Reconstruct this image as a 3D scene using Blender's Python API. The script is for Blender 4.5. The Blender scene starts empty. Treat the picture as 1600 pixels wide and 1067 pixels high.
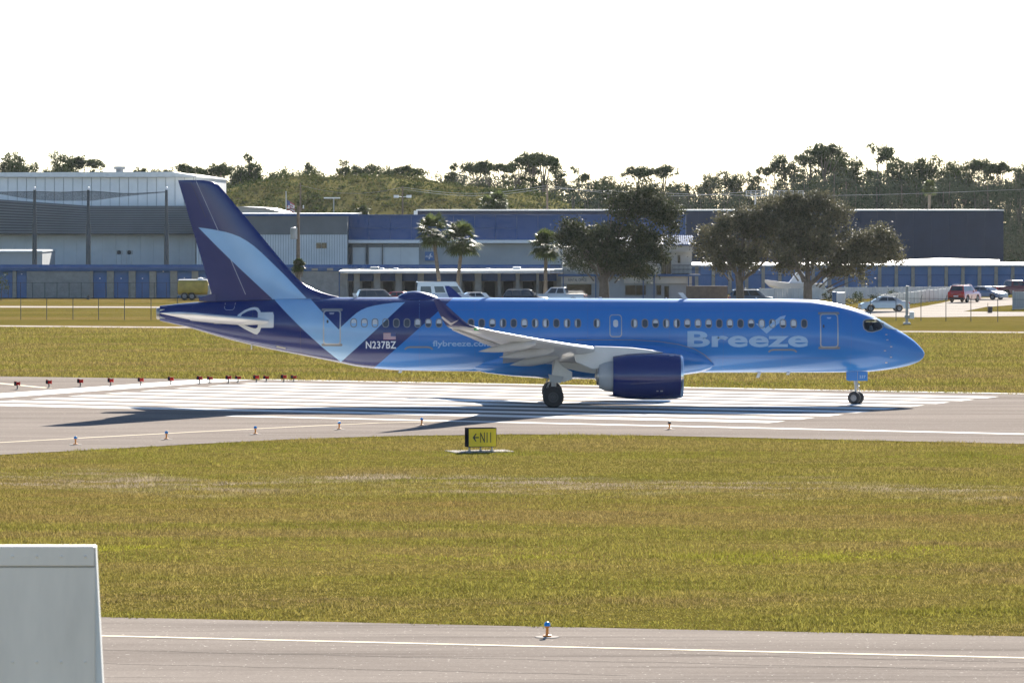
import bpy, bmesh, math, random
import numpy as np
from mathutils import Vector
from mathutils.bvhtree import BVHTree

# ------------------------------------------------------------------ camera, sky, sun, exposure
F_PX, Y_HOR, CAM_H = 7000.0, 325.0, 9.96        # focal length in photo pixels, horizon row, eye height
scene = bpy.context.scene
C = scene.collection
R = math.radians

cam_data = bpy.data.cameras.new('camera')
cam_data.sensor_width = 36.0
cam_data.lens = F_PX / 1600.0 * 36.0
cam_data.shift_y = -(533.5 - Y_HOR) / 1600.0
cam_data.clip_start = 1.0
cam_data.clip_end = 6000.0
cam_data.dof.use_dof = True
cam_data.dof.focus_distance = 225.0
cam_data.dof.aperture_fstop = 14.0
cam = bpy.data.objects.new('camera', cam_data)
cam.location = (0, 0, CAM_H)
cam.rotation_euler = (math.pi / 2, 0, 0)
C.objects.link(cam)
scene.camera = cam

SUN_AZ, SUN_EL = R(11.1), R(25.5)                # azimuth from +Y towards +X
world = bpy.data.worlds.new('World')
scene.world = world
world.use_nodes = True
wn = world.node_tree
wn.nodes.clear()
sky = wn.nodes.new('ShaderNodeTexSky')
sky.sky_type = 'NISHITA'
sky.sun_disc = False
sky.sun_elevation = SUN_EL
sky.sun_rotation = SUN_AZ
sky.air_density = 1.0
sky.dust_density = 0.4
sky.altitude = 1500.0
sky.ozone_density = 2.5
bg = wn.nodes.new('ShaderNodeBackground')
bg.inputs['Strength'].default_value = 0.05
wo = wn.nodes.new('ShaderNodeOutputWorld')
wn.links.new(sky.outputs[0], bg.inputs['Color'])
wn.links.new(bg.outputs[0], wo.inputs['Surface'])

sun_data = bpy.data.lights.new('sun', 'SUN')
sun_data.energy = 5.0
sun_data.angle = R(0.53)
sun_data.color = (1.0, 0.93, 0.82)
sun = bpy.data.objects.new('sun', sun_data)
to_sun = Vector((math.sin(SUN_AZ) * math.cos(SUN_EL), math.cos(SUN_AZ) * math.cos(SUN_EL), math.sin(SUN_EL)))
sun.rotation_euler = to_sun.to_track_quat('Z', 'Y').to_euler()
C.objects.link(sun)

scene.view_settings.view_transform = 'Standard'
scene.view_settings.look = 'None'
scene.view_settings.gamma = 1.0
scene.view_settings.exposure = 1.9
scene.cycles.use_denoising = True
scene.cycles.max_bounces = 8
scene.cycles.transparent_max_bounces = 16
scene.cycles.volume_bounces = 0
scene.cycles.sample_clamp_indirect = 6.0

# ------------------------------------------------------------------ helpers
rnd = random.Random(7)
rng = np.random.default_rng(11)

def P(px, py, Y):                                # photo pixel at depth Y -> world point
    return Vector(((px - 800.0) * Y / F_PX, Y, CAM_H - (py - Y_HOR) * Y / F_PX))
def XP(px, Y): return (px - 800.0) * Y / F_PX
def ZP(py, Y): return CAM_H - (py - Y_HOR) * Y / F_PX
def G(px, py):                                   # photo pixel on the flat ground
    Y = F_PX * CAM_H / (py - Y_HOR)
    return Vector(((px - 800.0) * Y / F_PX, Y, 0.0))

ORD = ['first', 'second', 'third', 'fourth', 'fifth', 'sixth', 'seventh', 'eighth', 'ninth', 'tenth', 'eleventh', 'twelfth',
       'thirteenth', 'fourteenth', 'fifteenth', 'sixteenth', 'seventeenth', 'eighteenth', 'nineteenth', 'twentieth']

def tag(o, label=None, cat=None, group=None, kind=None):
    if label: o['label'] = label
    if cat: o['category'] = cat
    if group: o['group'] = group
    if kind: o['kind'] = kind
    return o

def empty(name, loc=(0, 0, 0), rz=0.0):
    o = bpy.data.objects.new(name, None)
    o.location = loc
    o.rotation_euler = (0, 0, rz)
    o.empty_display_size = 0.2
    C.objects.link(o)
    return o

def link_mesh(name, me, mat, parent=None):
    o = bpy.data.objects.new(name, me)
    if mat is not None:
        for m in (mat if isinstance(mat, (list, tuple)) else [mat]):
            me.materials.append(m)
    C.objects.link(o)
    if parent: o.parent = parent
    return o

class MB:
    """collects shapes for one mesh object"""
    def __init__(s): s.v = []; s.f = []; s.m = []
    def add(s, vs, fs, mi=0):
        b = len(s.v)
        s.v += [tuple(v) for v in vs]
        s.f += [tuple(b + i for i in f) for f in fs]
        s.m += [mi] * len(fs)
        return s
    def box(s, x0, x1, y0, y1, z0, z1, mi=0):
        vs = [(x, y, z) for z in (z0, z1) for y in (y0, y1) for x in (x0, x1)]
        return s.add(vs, [(0, 2, 3, 1), (4, 5, 7, 6), (0, 1, 5, 4), (2, 6, 7, 3), (0, 4, 6, 2), (1, 3, 7, 5)], mi)
    def prism(s, poly, y0, y1, mi=0, k1=None):     # polygon in (x, z), extruded along y
        n = len(poly)
        p1 = k1 or poly
        vs = [(x, y0, z) for x, z in poly] + [(x, y1, z) for x, z in p1]
        fs = [tuple(range(n)), tuple(range(2 * n - 1, n - 1, -1))] + [(i, i + n, (i + 1) % n + n, (i + 1) % n) for i in range(n)]
        return s.add(vs, fs, mi)
    def slab(s, poly, z0, z1, mi=0):               # polygon in (x, y), extruded along z
        n = len(poly)
        vs = [(x, y, z0) for x, y in poly] + [(x, y, z1) for x, y in poly]
        fs = [tuple(range(n)), tuple(range(2 * n - 1, n - 1, -1))] + [(i, i + n, (i + 1) % n + n, (i + 1) % n) for i in range(n)]
        return s.add(vs, fs, mi)
    def tube(s, pts, rad, n=8, mi=0, cap=True):
        pts = [Vector(p) for p in pts]
        if not isinstance(rad, (list, tuple)): rad = [rad] * len(pts)
        rings = []
        up = Vector((0, 0, 1))
        for i, p in enumerate(pts):
            d = (pts[min(i + 1, len(pts) - 1)] - pts[max(i - 1, 0)]).normalized()
            a = d.cross(up)
            if a.length < 1e-3: a = d.cross(Vector((1, 0, 0)))
            a.normalize(); b = d.cross(a).normalized()
            rings.append([p + (a * math.cos(t) + b * math.sin(t)) * rad[i] for t in [2 * math.pi * k / n for k in range(n)]])
        vs = [v for r in rings for v in r]
        fs = [(i * n + k, i * n + (k + 1) % n, (i + 1) * n + (k + 1) % n, (i + 1) * n + k) for i in range(len(pts) - 1) for k in range(n)]
        if cap: fs += [tuple(range(n - 1, -1, -1)), tuple((len(pts) - 1) * n + k for k in range(n))]
        return s.add(vs, fs, mi)
    def lathe(s, prof, centre, axis='x', n=32, mi=0):  # profile [(along, radius)]
        cx, cy, cz = centre
        vs = []
        for a, r in prof:
            for k in range(n):
                t = 2 * math.pi * k / n
                c_, s_ = r * math.cos(t), r * math.sin(t)
                vs.append({'x': (cx + a, cy + c_, cz + s_), 'y': (cx + c_, cy + a, cz + s_), 'z': (cx + c_, cy + s_, cz + a)}[axis])
        fs = [(i * n + k, i * n + (k + 1) % n, (i + 1) * n + (k + 1) % n, (i + 1) * n + k) for i in range(len(prof) - 1) for k in range(n)]
        return s.add(vs, fs, mi)
    def rot(s, ang, c=(0, 0)):
        ca, sa = math.cos(ang), math.sin(ang)
        s.v = [(c[0] + (x - c[0]) * ca - (y - c[1]) * sa, c[1] + (x - c[0]) * sa + (y - c[1]) * ca, z) for x, y, z in s.v]
        return s
    def mesh(s, name, smooth=False, fix=True):
        me = bpy.data.meshes.new(name)
        me.from_pydata(s.v, [], s.f)
        if any(s.m): me.polygons.foreach_set('material_index', s.m)
        if fix:
            bm = bmesh.new(); bm.from_mesh(me)
            bmesh.ops.recalc_face_normals(bm, faces=bm.faces)
            bm.to_mesh(me); bm.free()
        if smooth:
            me.polygons.foreach_set('use_smooth', [True] * len(me.polygons))
            try: me.set_sharp_from_angle(angle=R(smooth if smooth > 1 else 40))
            except Exception: pass
        me.update()
        return me
    def build(s, name, mat, parent=None, smooth=False, bevel=0.0, fix=True):
        o = link_mesh(name, s.mesh(name, smooth, fix), mat, parent)
        if bevel:
            b = o.modifiers.new('bevel', 'BEVEL'); b.width = bevel; b.segments = 2; b.limit_method = 'ANGLE'
        return o

def copy_tree(o, parent=None):
    c = o.copy(); C.objects.link(c); c.parent = parent
    for ch in list(o.children): copy_tree(ch, c)
    return c

def pchip(xs, ys):
    xs = np.array(xs, float); ys = np.array(ys, float)
    h = np.diff(xs); d = np.diff(ys) / h
    m = np.zeros_like(xs); m[0] = d[0]; m[-1] = d[-1]
    for i in range(1, len(xs) - 1):
        if d[i - 1] * d[i] > 0:
            w1 = 2 * h[i] + h[i - 1]; w2 = h[i] + 2 * h[i - 1]
            m[i] = (w1 + w2) / (w1 / d[i - 1] + w2 / d[i])
    def fn(x):
        x = np.clip(x, xs[0], xs[-1])
        i = np.clip(np.searchsorted(xs, x) - 1, 0, len(xs) - 2)
        t = (x - xs[i]) / h[i]
        return ((2*t**3 - 3*t**2 + 1) * ys[i] + (t**3 - 2*t**2 + t) * h[i] * m[i] + (-2*t**3 + 3*t**2) * ys[i+1] + (t**3 - t**2) * h[i] * m[i+1])
    return fn

# ------------------------------------------------------------------ materials
def new_mat(name):
    m = bpy.data.materials.new(name); m.use_nodes = True
    nt = m.node_tree; nt.nodes.clear()
    out = nt.nodes.new('ShaderNodeOutputMaterial')
    return m, nt, out

def N(nt, kind, **kw):
    n = nt.nodes.new(kind)
    for k, v in kw.items():
        if k in n.inputs: n.inputs[k].default_value = v
        else: setattr(n, k, v)
    return n

def noise_ramp(nt, coord, scale, stops, detail=4.0, rough=0.6, mapping=None):
    no = N(nt, 'ShaderNodeTexNoise'); no.inputs['Scale'].default_value = scale
    no.inputs['Detail'].default_value = detail; no.inputs['Roughness'].default_value = rough
    if mapping:
        mp = N(nt, 'ShaderNodeMapping'); mp.inputs['Scale'].default_value = mapping[0]; mp.inputs['Rotation'].default_value = mapping[1]
        nt.links.new(coord, mp.inputs['Vector']); coord = mp.outputs[0]
    nt.links.new(coord, no.inputs['Vector'])
    r = N(nt, 'ShaderNodeValToRGB')
    el = r.color_ramp.elements
    while len(el) < len(stops): el.new(0.5)
    for e, (p, c) in zip(el, stops):
        e.position = p; e.color = (c[0], c[1], c[2], 1)
    nt.links.new(no.outputs['Fac'], r.inputs['Fac'])
    return r.outputs[0], no

def mat(name, col, rough=0.6, metal=0.0, coat=0.0, vary=0.12, scale=1.5, bump=0.0, bscale=20.0, spec=0.5, stretch=(1, 1, 1)):
    m, nt, out = new_mat(name)
    b = N(nt, 'ShaderNodeBsdfPrincipled')
    b.inputs['Roughness'].default_value = rough; b.inputs['Metallic'].default_value = metal
    b.inputs['Coat Weight'].default_value = coat; b.inputs['Coat Roughness'].default_value = 0.05
    b.inputs['Specular IOR Level'].default_value = spec
    tc = N(nt, 'ShaderNodeTexCoord')
    lo = [c * (1 - vary) for c in col]; hi = [min(1, c * (1 + vary)) for c in col]
    c, _ = noise_ramp(nt, tc.outputs['Object'], scale, [(0.3, lo), (0.7, hi)], mapping=(stretch, (0, 0, 0)))
    nt.links.new(c, b.inputs['Base Color'])
    if bump:
        no = N(nt, 'ShaderNodeTexNoise'); no.inputs['Scale'].default_value = bscale; no.inputs['Detail'].default_value = 6
        nt.links.new(tc.outputs['Object'], no.inputs['Vector'])
        bp = N(nt, 'ShaderNodeBump'); bp.inputs['Strength'].default_value = bump; bp.inputs['Distance'].default_value = 0.05
        nt.links.new(no.outputs['Fac'], bp.inputs['Height']); nt.links.new(bp.outputs[0], b.inputs['Normal'])
    nt.links.new(b.outputs[0], out.inputs[0])
    return m

def island_vary(nt, c, lo, hi):                    # each leaf or blade a little lighter or darker
    ge = N(nt, 'ShaderNodeNewGeometry'); mr = N(nt, 'ShaderNodeMapRange'); mr.inputs[3].default_value = lo; mr.inputs[4].default_value = hi
    nt.links.new(ge.outputs['Random Per Island'], mr.inputs[0])
    cb = N(nt, 'ShaderNodeCombineXYZ')
    for k in range(3): nt.links.new(mr.outputs[0], cb.inputs[k])
    mul = N(nt, 'ShaderNodeMixRGB', blend_type='MULTIPLY'); mul.inputs[0].default_value = 1
    nt.links.new(c, mul.inputs[1]); nt.links.new(cb.outputs[0], mul.inputs[2])
    return mul.outputs[0]

def leaf_mat(name, stops, transl=0.35, scale=0.6, rough=0.45, spec=0.5, iv=(0.6, 1.45)):
    m, nt, out = new_mat(name)
    tc = N(nt, 'ShaderNodeTexCoord')
    c, _ = noise_ramp(nt, tc.outputs['Object'], scale, stops, detail=6.0, rough=0.7)
    c = island_vary(nt, c, *iv)
    b = N(nt, 'ShaderNodeBsdfPrincipled'); b.inputs['Roughness'].default_value = rough; b.inputs['Specular IOR Level'].default_value = spec
    t = N(nt, 'ShaderNodeBsdfTranslucent')
    nt.links.new(c, b.inputs['Base Color']); nt.links.new(c, t.inputs['Color'])
    mx = N(nt, 'ShaderNodeMixShader'); mx.inputs[0].default_value = transl
    nt.links.new(b.outputs[0], mx.inputs[1]); nt.links.new(t.outputs[0], mx.inputs[2])
    nt.links.new(mx.outputs[0], out.inputs[0])
    return m

def glass_mat(name, col=(0.02, 0.025, 0.03), rough=0.05):
    m, nt, out = new_mat(name)
    b = N(nt, 'ShaderNodeBsdfPrincipled'); b.inputs['Base Color'].default_value = (*col, 1)
    b.inputs['Roughness'].default_value = rough; b.inputs['Coat Weight'].default_value = 0.5
    nt.links.new(b.outputs[0], out.inputs[0])
    return m

M = {}
M['white'] = mat('white_paint', (0.72, 0.73, 0.74), 0.5, vary=0.06)
M['roofwhite'] = mat('white_roof_sheet', (0.72, 0.72, 0.70), 0.45, vary=0.08)
M['upperwhite'] = mat('white_upper_cladding', (0.78, 0.79, 0.79), 0.6, vary=0.06, scale=0.5)
M['offwhite'] = mat('off_white_cladding', (0.60, 0.62, 0.63), 0.6, vary=0.08, scale=0.5)
M['bandgrey'] = mat('grey_ribbed_cladding', (0.17, 0.18, 0.19), 0.6, vary=0.1, scale=0.4)
M['wallgrey'] = mat('grey_wall', (0.33, 0.35, 0.37), 0.7, vary=0.1, scale=0.4)
M['blueclad'] = mat('blue_cladding', (0.038, 0.085, 0.225), 0.6, vary=0.1, scale=0.3)
M['navyclad'] = mat('navy_cladding', (0.014, 0.024, 0.06), 0.6, vary=0.12, scale=0.4)
M['bluedoor'] = mat('blue_roller_door', (0.075, 0.155, 0.34), 0.6, vary=0.1, scale=0.7)
M['blueroof'] = mat('blue_eave_metal', (0.065, 0.125, 0.26), 0.8, vary=0.12, scale=0.8, spec=0.1)
M['tanblock'] = mat('tan_block', (0.30, 0.28, 0.24), 0.85, vary=0.15, scale=2.0, bump=0.2)
M['greyblock'] = mat('grey_block', (0.26, 0.26, 0.25), 0.85, vary=0.15, scale=2.0, bump=0.2)
M['brownblock'] = mat('brown_block', (0.20, 0.15, 0.11), 0.85, vary=0.2, scale=2.0, bump=0.2)
M['cream'] = mat('cream_siding', (0.55, 0.52, 0.46), 0.7, vary=0.06)
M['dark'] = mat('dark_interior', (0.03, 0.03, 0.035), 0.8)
M['darksteel'] = mat('dark_steel', (0.05, 0.055, 0.06), 0.5, vary=0.15)
M['galv'] = mat('galvanised_steel', (0.30, 0.31, 0.32), 0.45, metal=0.5, vary=0.15)
M['wood'] = mat('weathered_pole_wood', (0.16, 0.12, 0.09), 0.9, vary=0.25, scale=3, bump=0.3)
M['concrete'] = mat('pale_concrete', (0.50, 0.48, 0.44), 0.85, vary=0.15, scale=2, bump=0.2)
M['glass'] = glass_mat('dark_glass')
M['tyre'] = mat('black_rubber', (0.02, 0.02, 0.022), 0.75, vary=0.2, scale=5)
M['rim'] = mat('grey_wheel_rim', (0.22, 0.22, 0.23), 0.4, metal=0.6)
M['black'] = mat('black_trim', (0.015, 0.015, 0.018), 0.5)
M['bark'] = mat('oak_bark', (0.12, 0.10, 0.08), 0.95, vary=0.3, scale=4, bump=0.5)
M['palmbark'] = mat('palm_trunk_bark', (0.20, 0.16, 0.12), 0.95, vary=0.3, scale=5, bump=0.5)
M['red'] = mat('red_plastic', (0.30, 0.012, 0.012), 0.8, spec=0.1)
M['orange'] = mat('orange_metal', (0.60, 0.22, 0.03), 0.5)
M['yellow'] = mat('yellow_sign_face', (0.90, 0.64, 0.02), 0.45, vary=0.05)
M['bluelens'] = mat('blue_lens', (0.01, 0.20, 0.55), 0.15)
# ------------------------------------------------------------------ ground, pavement, markings
def grass_ground_mat():
    m, nt, out = new_mat('grass_ground')
    tc = N(nt, 'ShaderNodeTexCoord')
    c1, _ = noise_ramp(nt, tc.outputs['Object'], 0.05, [(0.30, (0.085, 0.08, 0.018)), (0.5, (0.13, 0.108, 0.03)), (0.72, (0.165, 0.118, 0.05))], mapping=((0.35, 1, 1), (0, 0, R(20))))
    c2, _ = noise_ramp(nt, tc.outputs['Object'], 1.2, [(0.3, (0.6, 0.6, 0.6)), (0.7, (1.25, 1.2, 1.1))], detail=8, rough=0.75, mapping=((0.4, 1, 1), (0, 0, 0)))
    mul = N(nt, 'ShaderNodeMixRGB', blend_type='MULTIPLY'); mul.inputs[0].default_value = 1
    nt.links.new(c1, mul.inputs[1]); nt.links.new(c2, mul.inputs[2])
    b = N(nt, 'ShaderNodeBsdfPrincipled'); b.inputs['Roughness'].default_value = 1.0; b.inputs['Specular IOR Level'].default_value = 0.0
    nt.links.new(mul.outputs[0], b.inputs['Base Color'])
    no = N(nt, 'ShaderNodeTexNoise'); no.inputs['Scale'].default_value = 3; no.inputs['Detail'].default_value = 8
    nt.links.new(tc.outputs['Object'], no.inputs['Vector'])
    bp = N(nt, 'ShaderNodeBump'); bp.inputs['Strength'].default_value = 0.9; bp.inputs['Distance'].default_value = 0.3
    nt.links.new(no.outputs['Fac'], bp.inputs['Height']); nt.links.new(bp.outputs[0], b.inputs['Normal'])
    nt.links.new(b.outputs[0], out.inputs[0])
    return m

def asphalt_mat(name, lo, hi, ang):
    m, nt, out = new_mat(name)
    tc = N(nt, 'ShaderNodeTexCoord')
    c1, _ = noise_ramp(nt, tc.outputs['Object'], 0.35, [(0.28, lo), (0.72, hi)], detail=6, rough=0.65, mapping=((0.12, 1, 1), (0, 0, ang)))
    c2, _ = noise_ramp(nt, tc.outputs['Object'], 14.0, [(0.3, (0.82, 0.82, 0.82)), (0.7, (1.14, 1.14, 1.14))], detail=4, rough=0.8)
    mul = N(nt, 'ShaderNodeMixRGB', blend_type='MULTIPLY'); mul.inputs[0].default_value = 1
    nt.links.new(c1, mul.inputs[1]); nt.links.new(c2, mul.inputs[2])
    c3, _ = noise_ramp(nt, tc.outputs['Object'], 1.6, [(0.36, (0.72, 0.72, 0.73)), (0.47, (1, 1, 1))], detail=7, rough=0.7, mapping=((0.035, 1, 1), (0, 0, ang)))   # rubber and tar streaks
    c4, _ = noise_ramp(nt, tc.outputs['Object'], 9.0, [(0.68, (0, 0, 0)), (0.74, (0.30, 0.29, 0.27))], detail=2, rough=0.5)   # sun sparkle on the aggregate, painted in as pale dots
    m3 = N(nt, 'ShaderNodeMixRGB', blend_type='MULTIPLY'); m3.inputs[0].default_value = 1
    nt.links.new(mul.outputs[0], m3.inputs[1]); nt.links.new(c3, m3.inputs[2])
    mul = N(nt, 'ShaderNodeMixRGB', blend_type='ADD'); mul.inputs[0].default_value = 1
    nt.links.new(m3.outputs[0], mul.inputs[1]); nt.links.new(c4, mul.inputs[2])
    b = N(nt, 'ShaderNodeBsdfPrincipled'); b.inputs['Roughness'].default_value = 0.95; b.inputs['Specular IOR Level'].default_value = 0.0
    nt.links.new(mul.outputs[0], b.inputs['Base Color'])
    no = N(nt, 'ShaderNodeTexNoise'); no.inputs['Scale'].default_value = 25; no.inputs['Detail'].default_value = 4
    nt.links.new(tc.outputs['Object'], no.inputs['Vector'])
    bp = N(nt, 'ShaderNodeBump'); bp.inputs['Strength'].default_value = 0.35; bp.inputs['Distance'].default_value = 0.02
    nt.links.new(no.outputs['Fac'], bp.inputs['Height']); nt.links.new(bp.outputs[0], b.inputs['Normal'])
    nt.links.new(b.outputs[0], out.inputs[0])
    return m

def paint_mat(name, col, wear=0.3, ang=0.0):
    m, nt, out = new_mat(name)
    tc = N(nt, 'ShaderNodeTexCoord')
    worn = [c * (1 - wear) for c in col]
    c1, _ = noise_ramp(nt, tc.outputs['Object'], 1.2, [(0.25, worn), (0.5, col)], detail=8, rough=0.75, mapping=((0.15, 1, 1), (0, 0, ang)))
    b = N(nt, 'ShaderNodeBsdfPrincipled'); b.inputs['Roughness'].default_value = 0.9; b.inputs['Specular IOR Level'].default_value = 0.0
    nt.links.new(c1, b.inputs['Base Color']); nt.links.new(b.outputs[0], out.inputs[0])
    return m

RW_ANG = R(-25.5)
M['ground'] = grass_ground_mat()
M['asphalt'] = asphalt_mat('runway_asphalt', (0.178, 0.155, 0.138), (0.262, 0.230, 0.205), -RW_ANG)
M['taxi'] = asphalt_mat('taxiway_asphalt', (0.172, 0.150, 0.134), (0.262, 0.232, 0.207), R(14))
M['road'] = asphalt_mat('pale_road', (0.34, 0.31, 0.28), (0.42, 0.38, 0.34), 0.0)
M['rwwhite'] = paint_mat('white_marking', (0.76, 0.74, 0.70), 0.32, -RW_ANG)
M['rwyellow'] = paint_mat('faded_yellow_marking', (0.68, 0.60, 0.47), 0.25, R(14))

def sheet(name, pts, z, m, parent=None):
    b = MB(); b.add([(p[0], p[1], z) for p in pts], [tuple(range(len(pts)))])
    o = b.build(name, m, parent, fix=False)
    if o.data.polygons[0].normal.z < 0: o.data.flip_normals()
    return o

def strip_pts(line, w):                            # offset polyline -> polygon
    L = [Vector((p[0], p[1], 0)) for p in line]
    a, b = [], []
    for i, p in enumerate(L):
        d = (L[min(i + 1, len(L) - 1)] - L[max(i - 1, 0)]).normalized()
        n = Vector((-d.y, d.x, 0)) * w / 2
        a.append(p + n); b.append(p - n)
    return a + b[::-1]

def strip(name, line, w, z, m, parent=None):
    q = strip_pts(line, w); n = len(line)
    b = MB()
    b.add([(p[0], p[1], z) for p in q], [(i, i + 1, 2 * n - 2 - i, 2 * n - 1 - i) for i in range(n - 1)])
    o = b.build(name, m, parent, fix=False)
    if o.data.polygons[0].normal.z < 0: o.data.flip_normals()
    return o

g = sheet('ground', [(-1400, -100), (1400, -100), (1400, 2600), (-1400, 2600)], 0.0, M['ground'])
tag(g, 'olive and straw coloured airfield grass ground', 'ground', kind='structure')

near_edge = [(-900, 775), (-400, 740), (-60, 716), (0, 711), (150, 703), (300, 694.5), (450, 687), (600, 682), (800, 678.8), (1000, 680.5), (1200, 685), (1600, 694), (1800, 699), (2600, 722)]
far_edge = [(2600, 641), (1800, 622), (1600, 617), (1300, 611), (1000, 604), (700, 599), (460, 595), (140, 590.5), (0, 588.5), (-60, 588), (-400, 583), (-900, 577)]
rw_pts = [G(*p) for p in near_edge + far_edge]
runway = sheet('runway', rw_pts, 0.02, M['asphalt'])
tag(runway, 'pale grey runway with white threshold stripes under the jet', 'runway', kind='structure')
taxi_far = [(-400, 955), (-100, 960), (160, 965), (500, 972), (855, 980), (1200, 987), (1600, 995), (2000, 1004), (2400, 1014)]
taxi_pts = [G(*p) for p in taxi_far] + [Vector((60, 40, 0)), Vector((-60, 40, 0))]
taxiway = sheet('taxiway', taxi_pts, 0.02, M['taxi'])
tag(taxiway, 'grey taxiway with a yellow edge line in the foreground', 'taxiway', kind='structure')
M['tar'] = mat('crack_sealant', (0.12, 0.11, 0.10), 0.9, vary=0.3, scale=2, spec=0.0)
for yy, x0, x1, ph in ((1010, -60, 760, 0.3), (1031, 100, 1700, 1.9), (1052, -60, 980, 4.0), (1018, 1050, 1700, 2.2)):
    n_s = 40
    strip('sealed_joint', [G(x0 + (x1 - x0) * k / n_s, yy + 0.0235 * (x0 + (x1 - x0) * k / n_s - 800) * 0.95 + 0.5 * math.sin(k * 0.9 + ph) + 0.3 * math.sin(k * 2.3 + ph)) for k in range(n_s + 1)], 0.035, 0.024, M['tar'], taxiway)
strip('edge_line', [G(-300, 983), G(160, 994.5), G(800, 1010), G(1600, 1029), G(2000, 1039)], 0.27, 0.028, M['rwyellow'], taxiway)

u = Vector((math.cos(RW_ANG), math.sin(RW_ANG), 0)); v = Vector((-u.y, u.x, 0))
O = G(7.5, 627)
def rw(a, b): return O + u * a + v * b
for k in range(-1, 8):
    w = 2.05
    b0 = k * 3.74 - w / 2 - 0.2
    sheet('threshold_stripe', [rw(0, b0), rw(44.5, b0), rw(44.5, b0 + w), rw(0, b0 + w)], 0.026, M['rwwhite'], runway)
sheet('threshold_bar', [rw(-5.2, -12), rw(-2.2, -12), rw(-2.2, 30.5), rw(-5.2, 30.5)], 0.026, M['rwwhite'], runway)
sheet('edge_line', [rw(18.5, -10.0), rw(140, -10.0), rw(140, -9.1), rw(18.5, -9.1)], 0.026, M['rwwhite'], runway)
sheet('edge_line', [rw(-2, 30.6), rw(140, 30.6), rw(140, 31.5), rw(-2, 31.5)], 0.026, M['rwwhite'], runway)
strip('taxi_line', [G(-300, 712), G(0, 692), G(200, 681), G(400, 670.5), G(500, 665.5), G(590, 661.5), G(680, 659.5)], 0.28, 0.028, M['rwyellow'], runway)
strip('taxi_line', [G(-200, 584), G(-80, 592), G(0, 599.5), G(40, 603.5), G(76, 607)], 0.5, 0.028, M['rwyellow'], runway)

# service path, perimeter road, car park
p1 = [(-900, 504), (-300, 506.5), (0, 508.5), (250, 510.5), (800, 514), (1430, 517.3), (1600, 518.5), (2300, 524)]
path = strip('service_path', [G(px, py + 1.2) for px, py in p1], 3.6, 0.02, M['road'])
tag(path, 'narrow pale service path beyond the runway', 'path', kind='structure')
rd = [G(-900, 477), G(0, 478.5), G(250, 479.3), G(700, 481), G(1150, 484), G(1330, 484), G(1420, 483), G(1470, 474), G(1490, 469), G(1540, 465.5), G(2200, 463),
      G(2200, 470), G(1620, 474), G(1540, 480), G(1505, 487), G(1600, 487.5), G(2200, 489), G(2200, 499), G(1600, 494), G(1450, 496), G(1330, 495), G(1150, 490), G(700, 484), G(250, 481.5), G(0, 480.7), G(-900, 479)]
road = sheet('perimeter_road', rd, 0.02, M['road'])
tag(road, 'pale perimeter road and car park apron beside the storage units', 'road', kind='structure')
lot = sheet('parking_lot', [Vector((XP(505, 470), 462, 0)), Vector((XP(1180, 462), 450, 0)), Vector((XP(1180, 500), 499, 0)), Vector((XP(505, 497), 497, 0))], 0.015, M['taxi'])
tag(lot, 'asphalt parking lot in front of the rental office', 'parking lot', kind='structure')

# ---- mown grass as blades
def blades_obj(name, xy, hmin, hmax, wid, mtl, seed):
    r = np.random.default_rng(seed)
    n = len(xy)
    ang = r.uniform(0, 2 * np.pi, n)
    def vnoise(cell, sd):                          # smooth value noise over the field
        rr = np.random.default_rng(sd); gx_ = rr.random((400, 400))
        u_ = (xy[:, 0] + 200) / cell; w2 = xy[:, 1] / cell
        i, j = np.floor(u_).astype(int), np.floor(w2).astype(int); fu, fw = u_ - i, w2 - j
        fu = fu * fu * (3 - 2 * fu); fw = fw * fw * (3 - 2 * fw); i %= 399; j %= 399
        return (gx_[i, j] * (1 - fu) + gx_[i + 1, j] * fu) * (1 - fw) + (gx_[i, j + 1] * (1 - fu) + gx_[i + 1, j + 1] * fu) * fw
    tuft = 0.25 + 0.9 * vnoise(1.1, seed) * vnoise(3.7, seed + 1) * 2 + 0.9 * vnoise(0.45, seed + 2) ** 2
    h = r.uniform(hmin, hmax, n) * tuft; w = wid * r.uniform(0.6, 1.4, n)
    lean = r.normal(0, 0.55, (n, 2)) * h[:, None]
    a = np.stack([np.cos(ang) * w / 2, np.sin(ang) * w / 2], 1)
    vs = np.zeros((n, 3, 3), np.float32)
    vs[:, 0, :2] = xy - a; vs[:, 1, :2] = xy + a
    vs[:, 2, :2] = xy + lean; vs[:, 2, 2] = h
    me = bpy.data.meshes.new(name)
    me.vertices.add(3 * n); me.vertices.foreach_set('co', vs.reshape(-1))
    me.loops.add(3 * n); me.loops.foreach_set('vertex_index', np.arange(3 * n, dtype=np.int32))
    me.polygons.add(n); me.polygons.foreach_set('loop_start', np.arange(0, 3 * n, 3, dtype=np.int32))
    me.update()
    return link_mesh(name, me, mtl)

def in_poly(xy, poly):
    x, y = xy[:, 0], xy[:, 1]
    inside = np.zeros(len(xy), bool)
    n = len(poly)
    for i in range(n):
        x0, y0 = poly[i][0], poly[i][1]; x1, y1 = poly[(i + 1) % n][0], poly[(i + 1) % n][1]
        c = ((y0 > y) != (y1 > y)) & (x < (x1 - x0) * (y - y0) / (y1 - y0 + 1e-12) + x0)
        inside ^= c
    return inside

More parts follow.
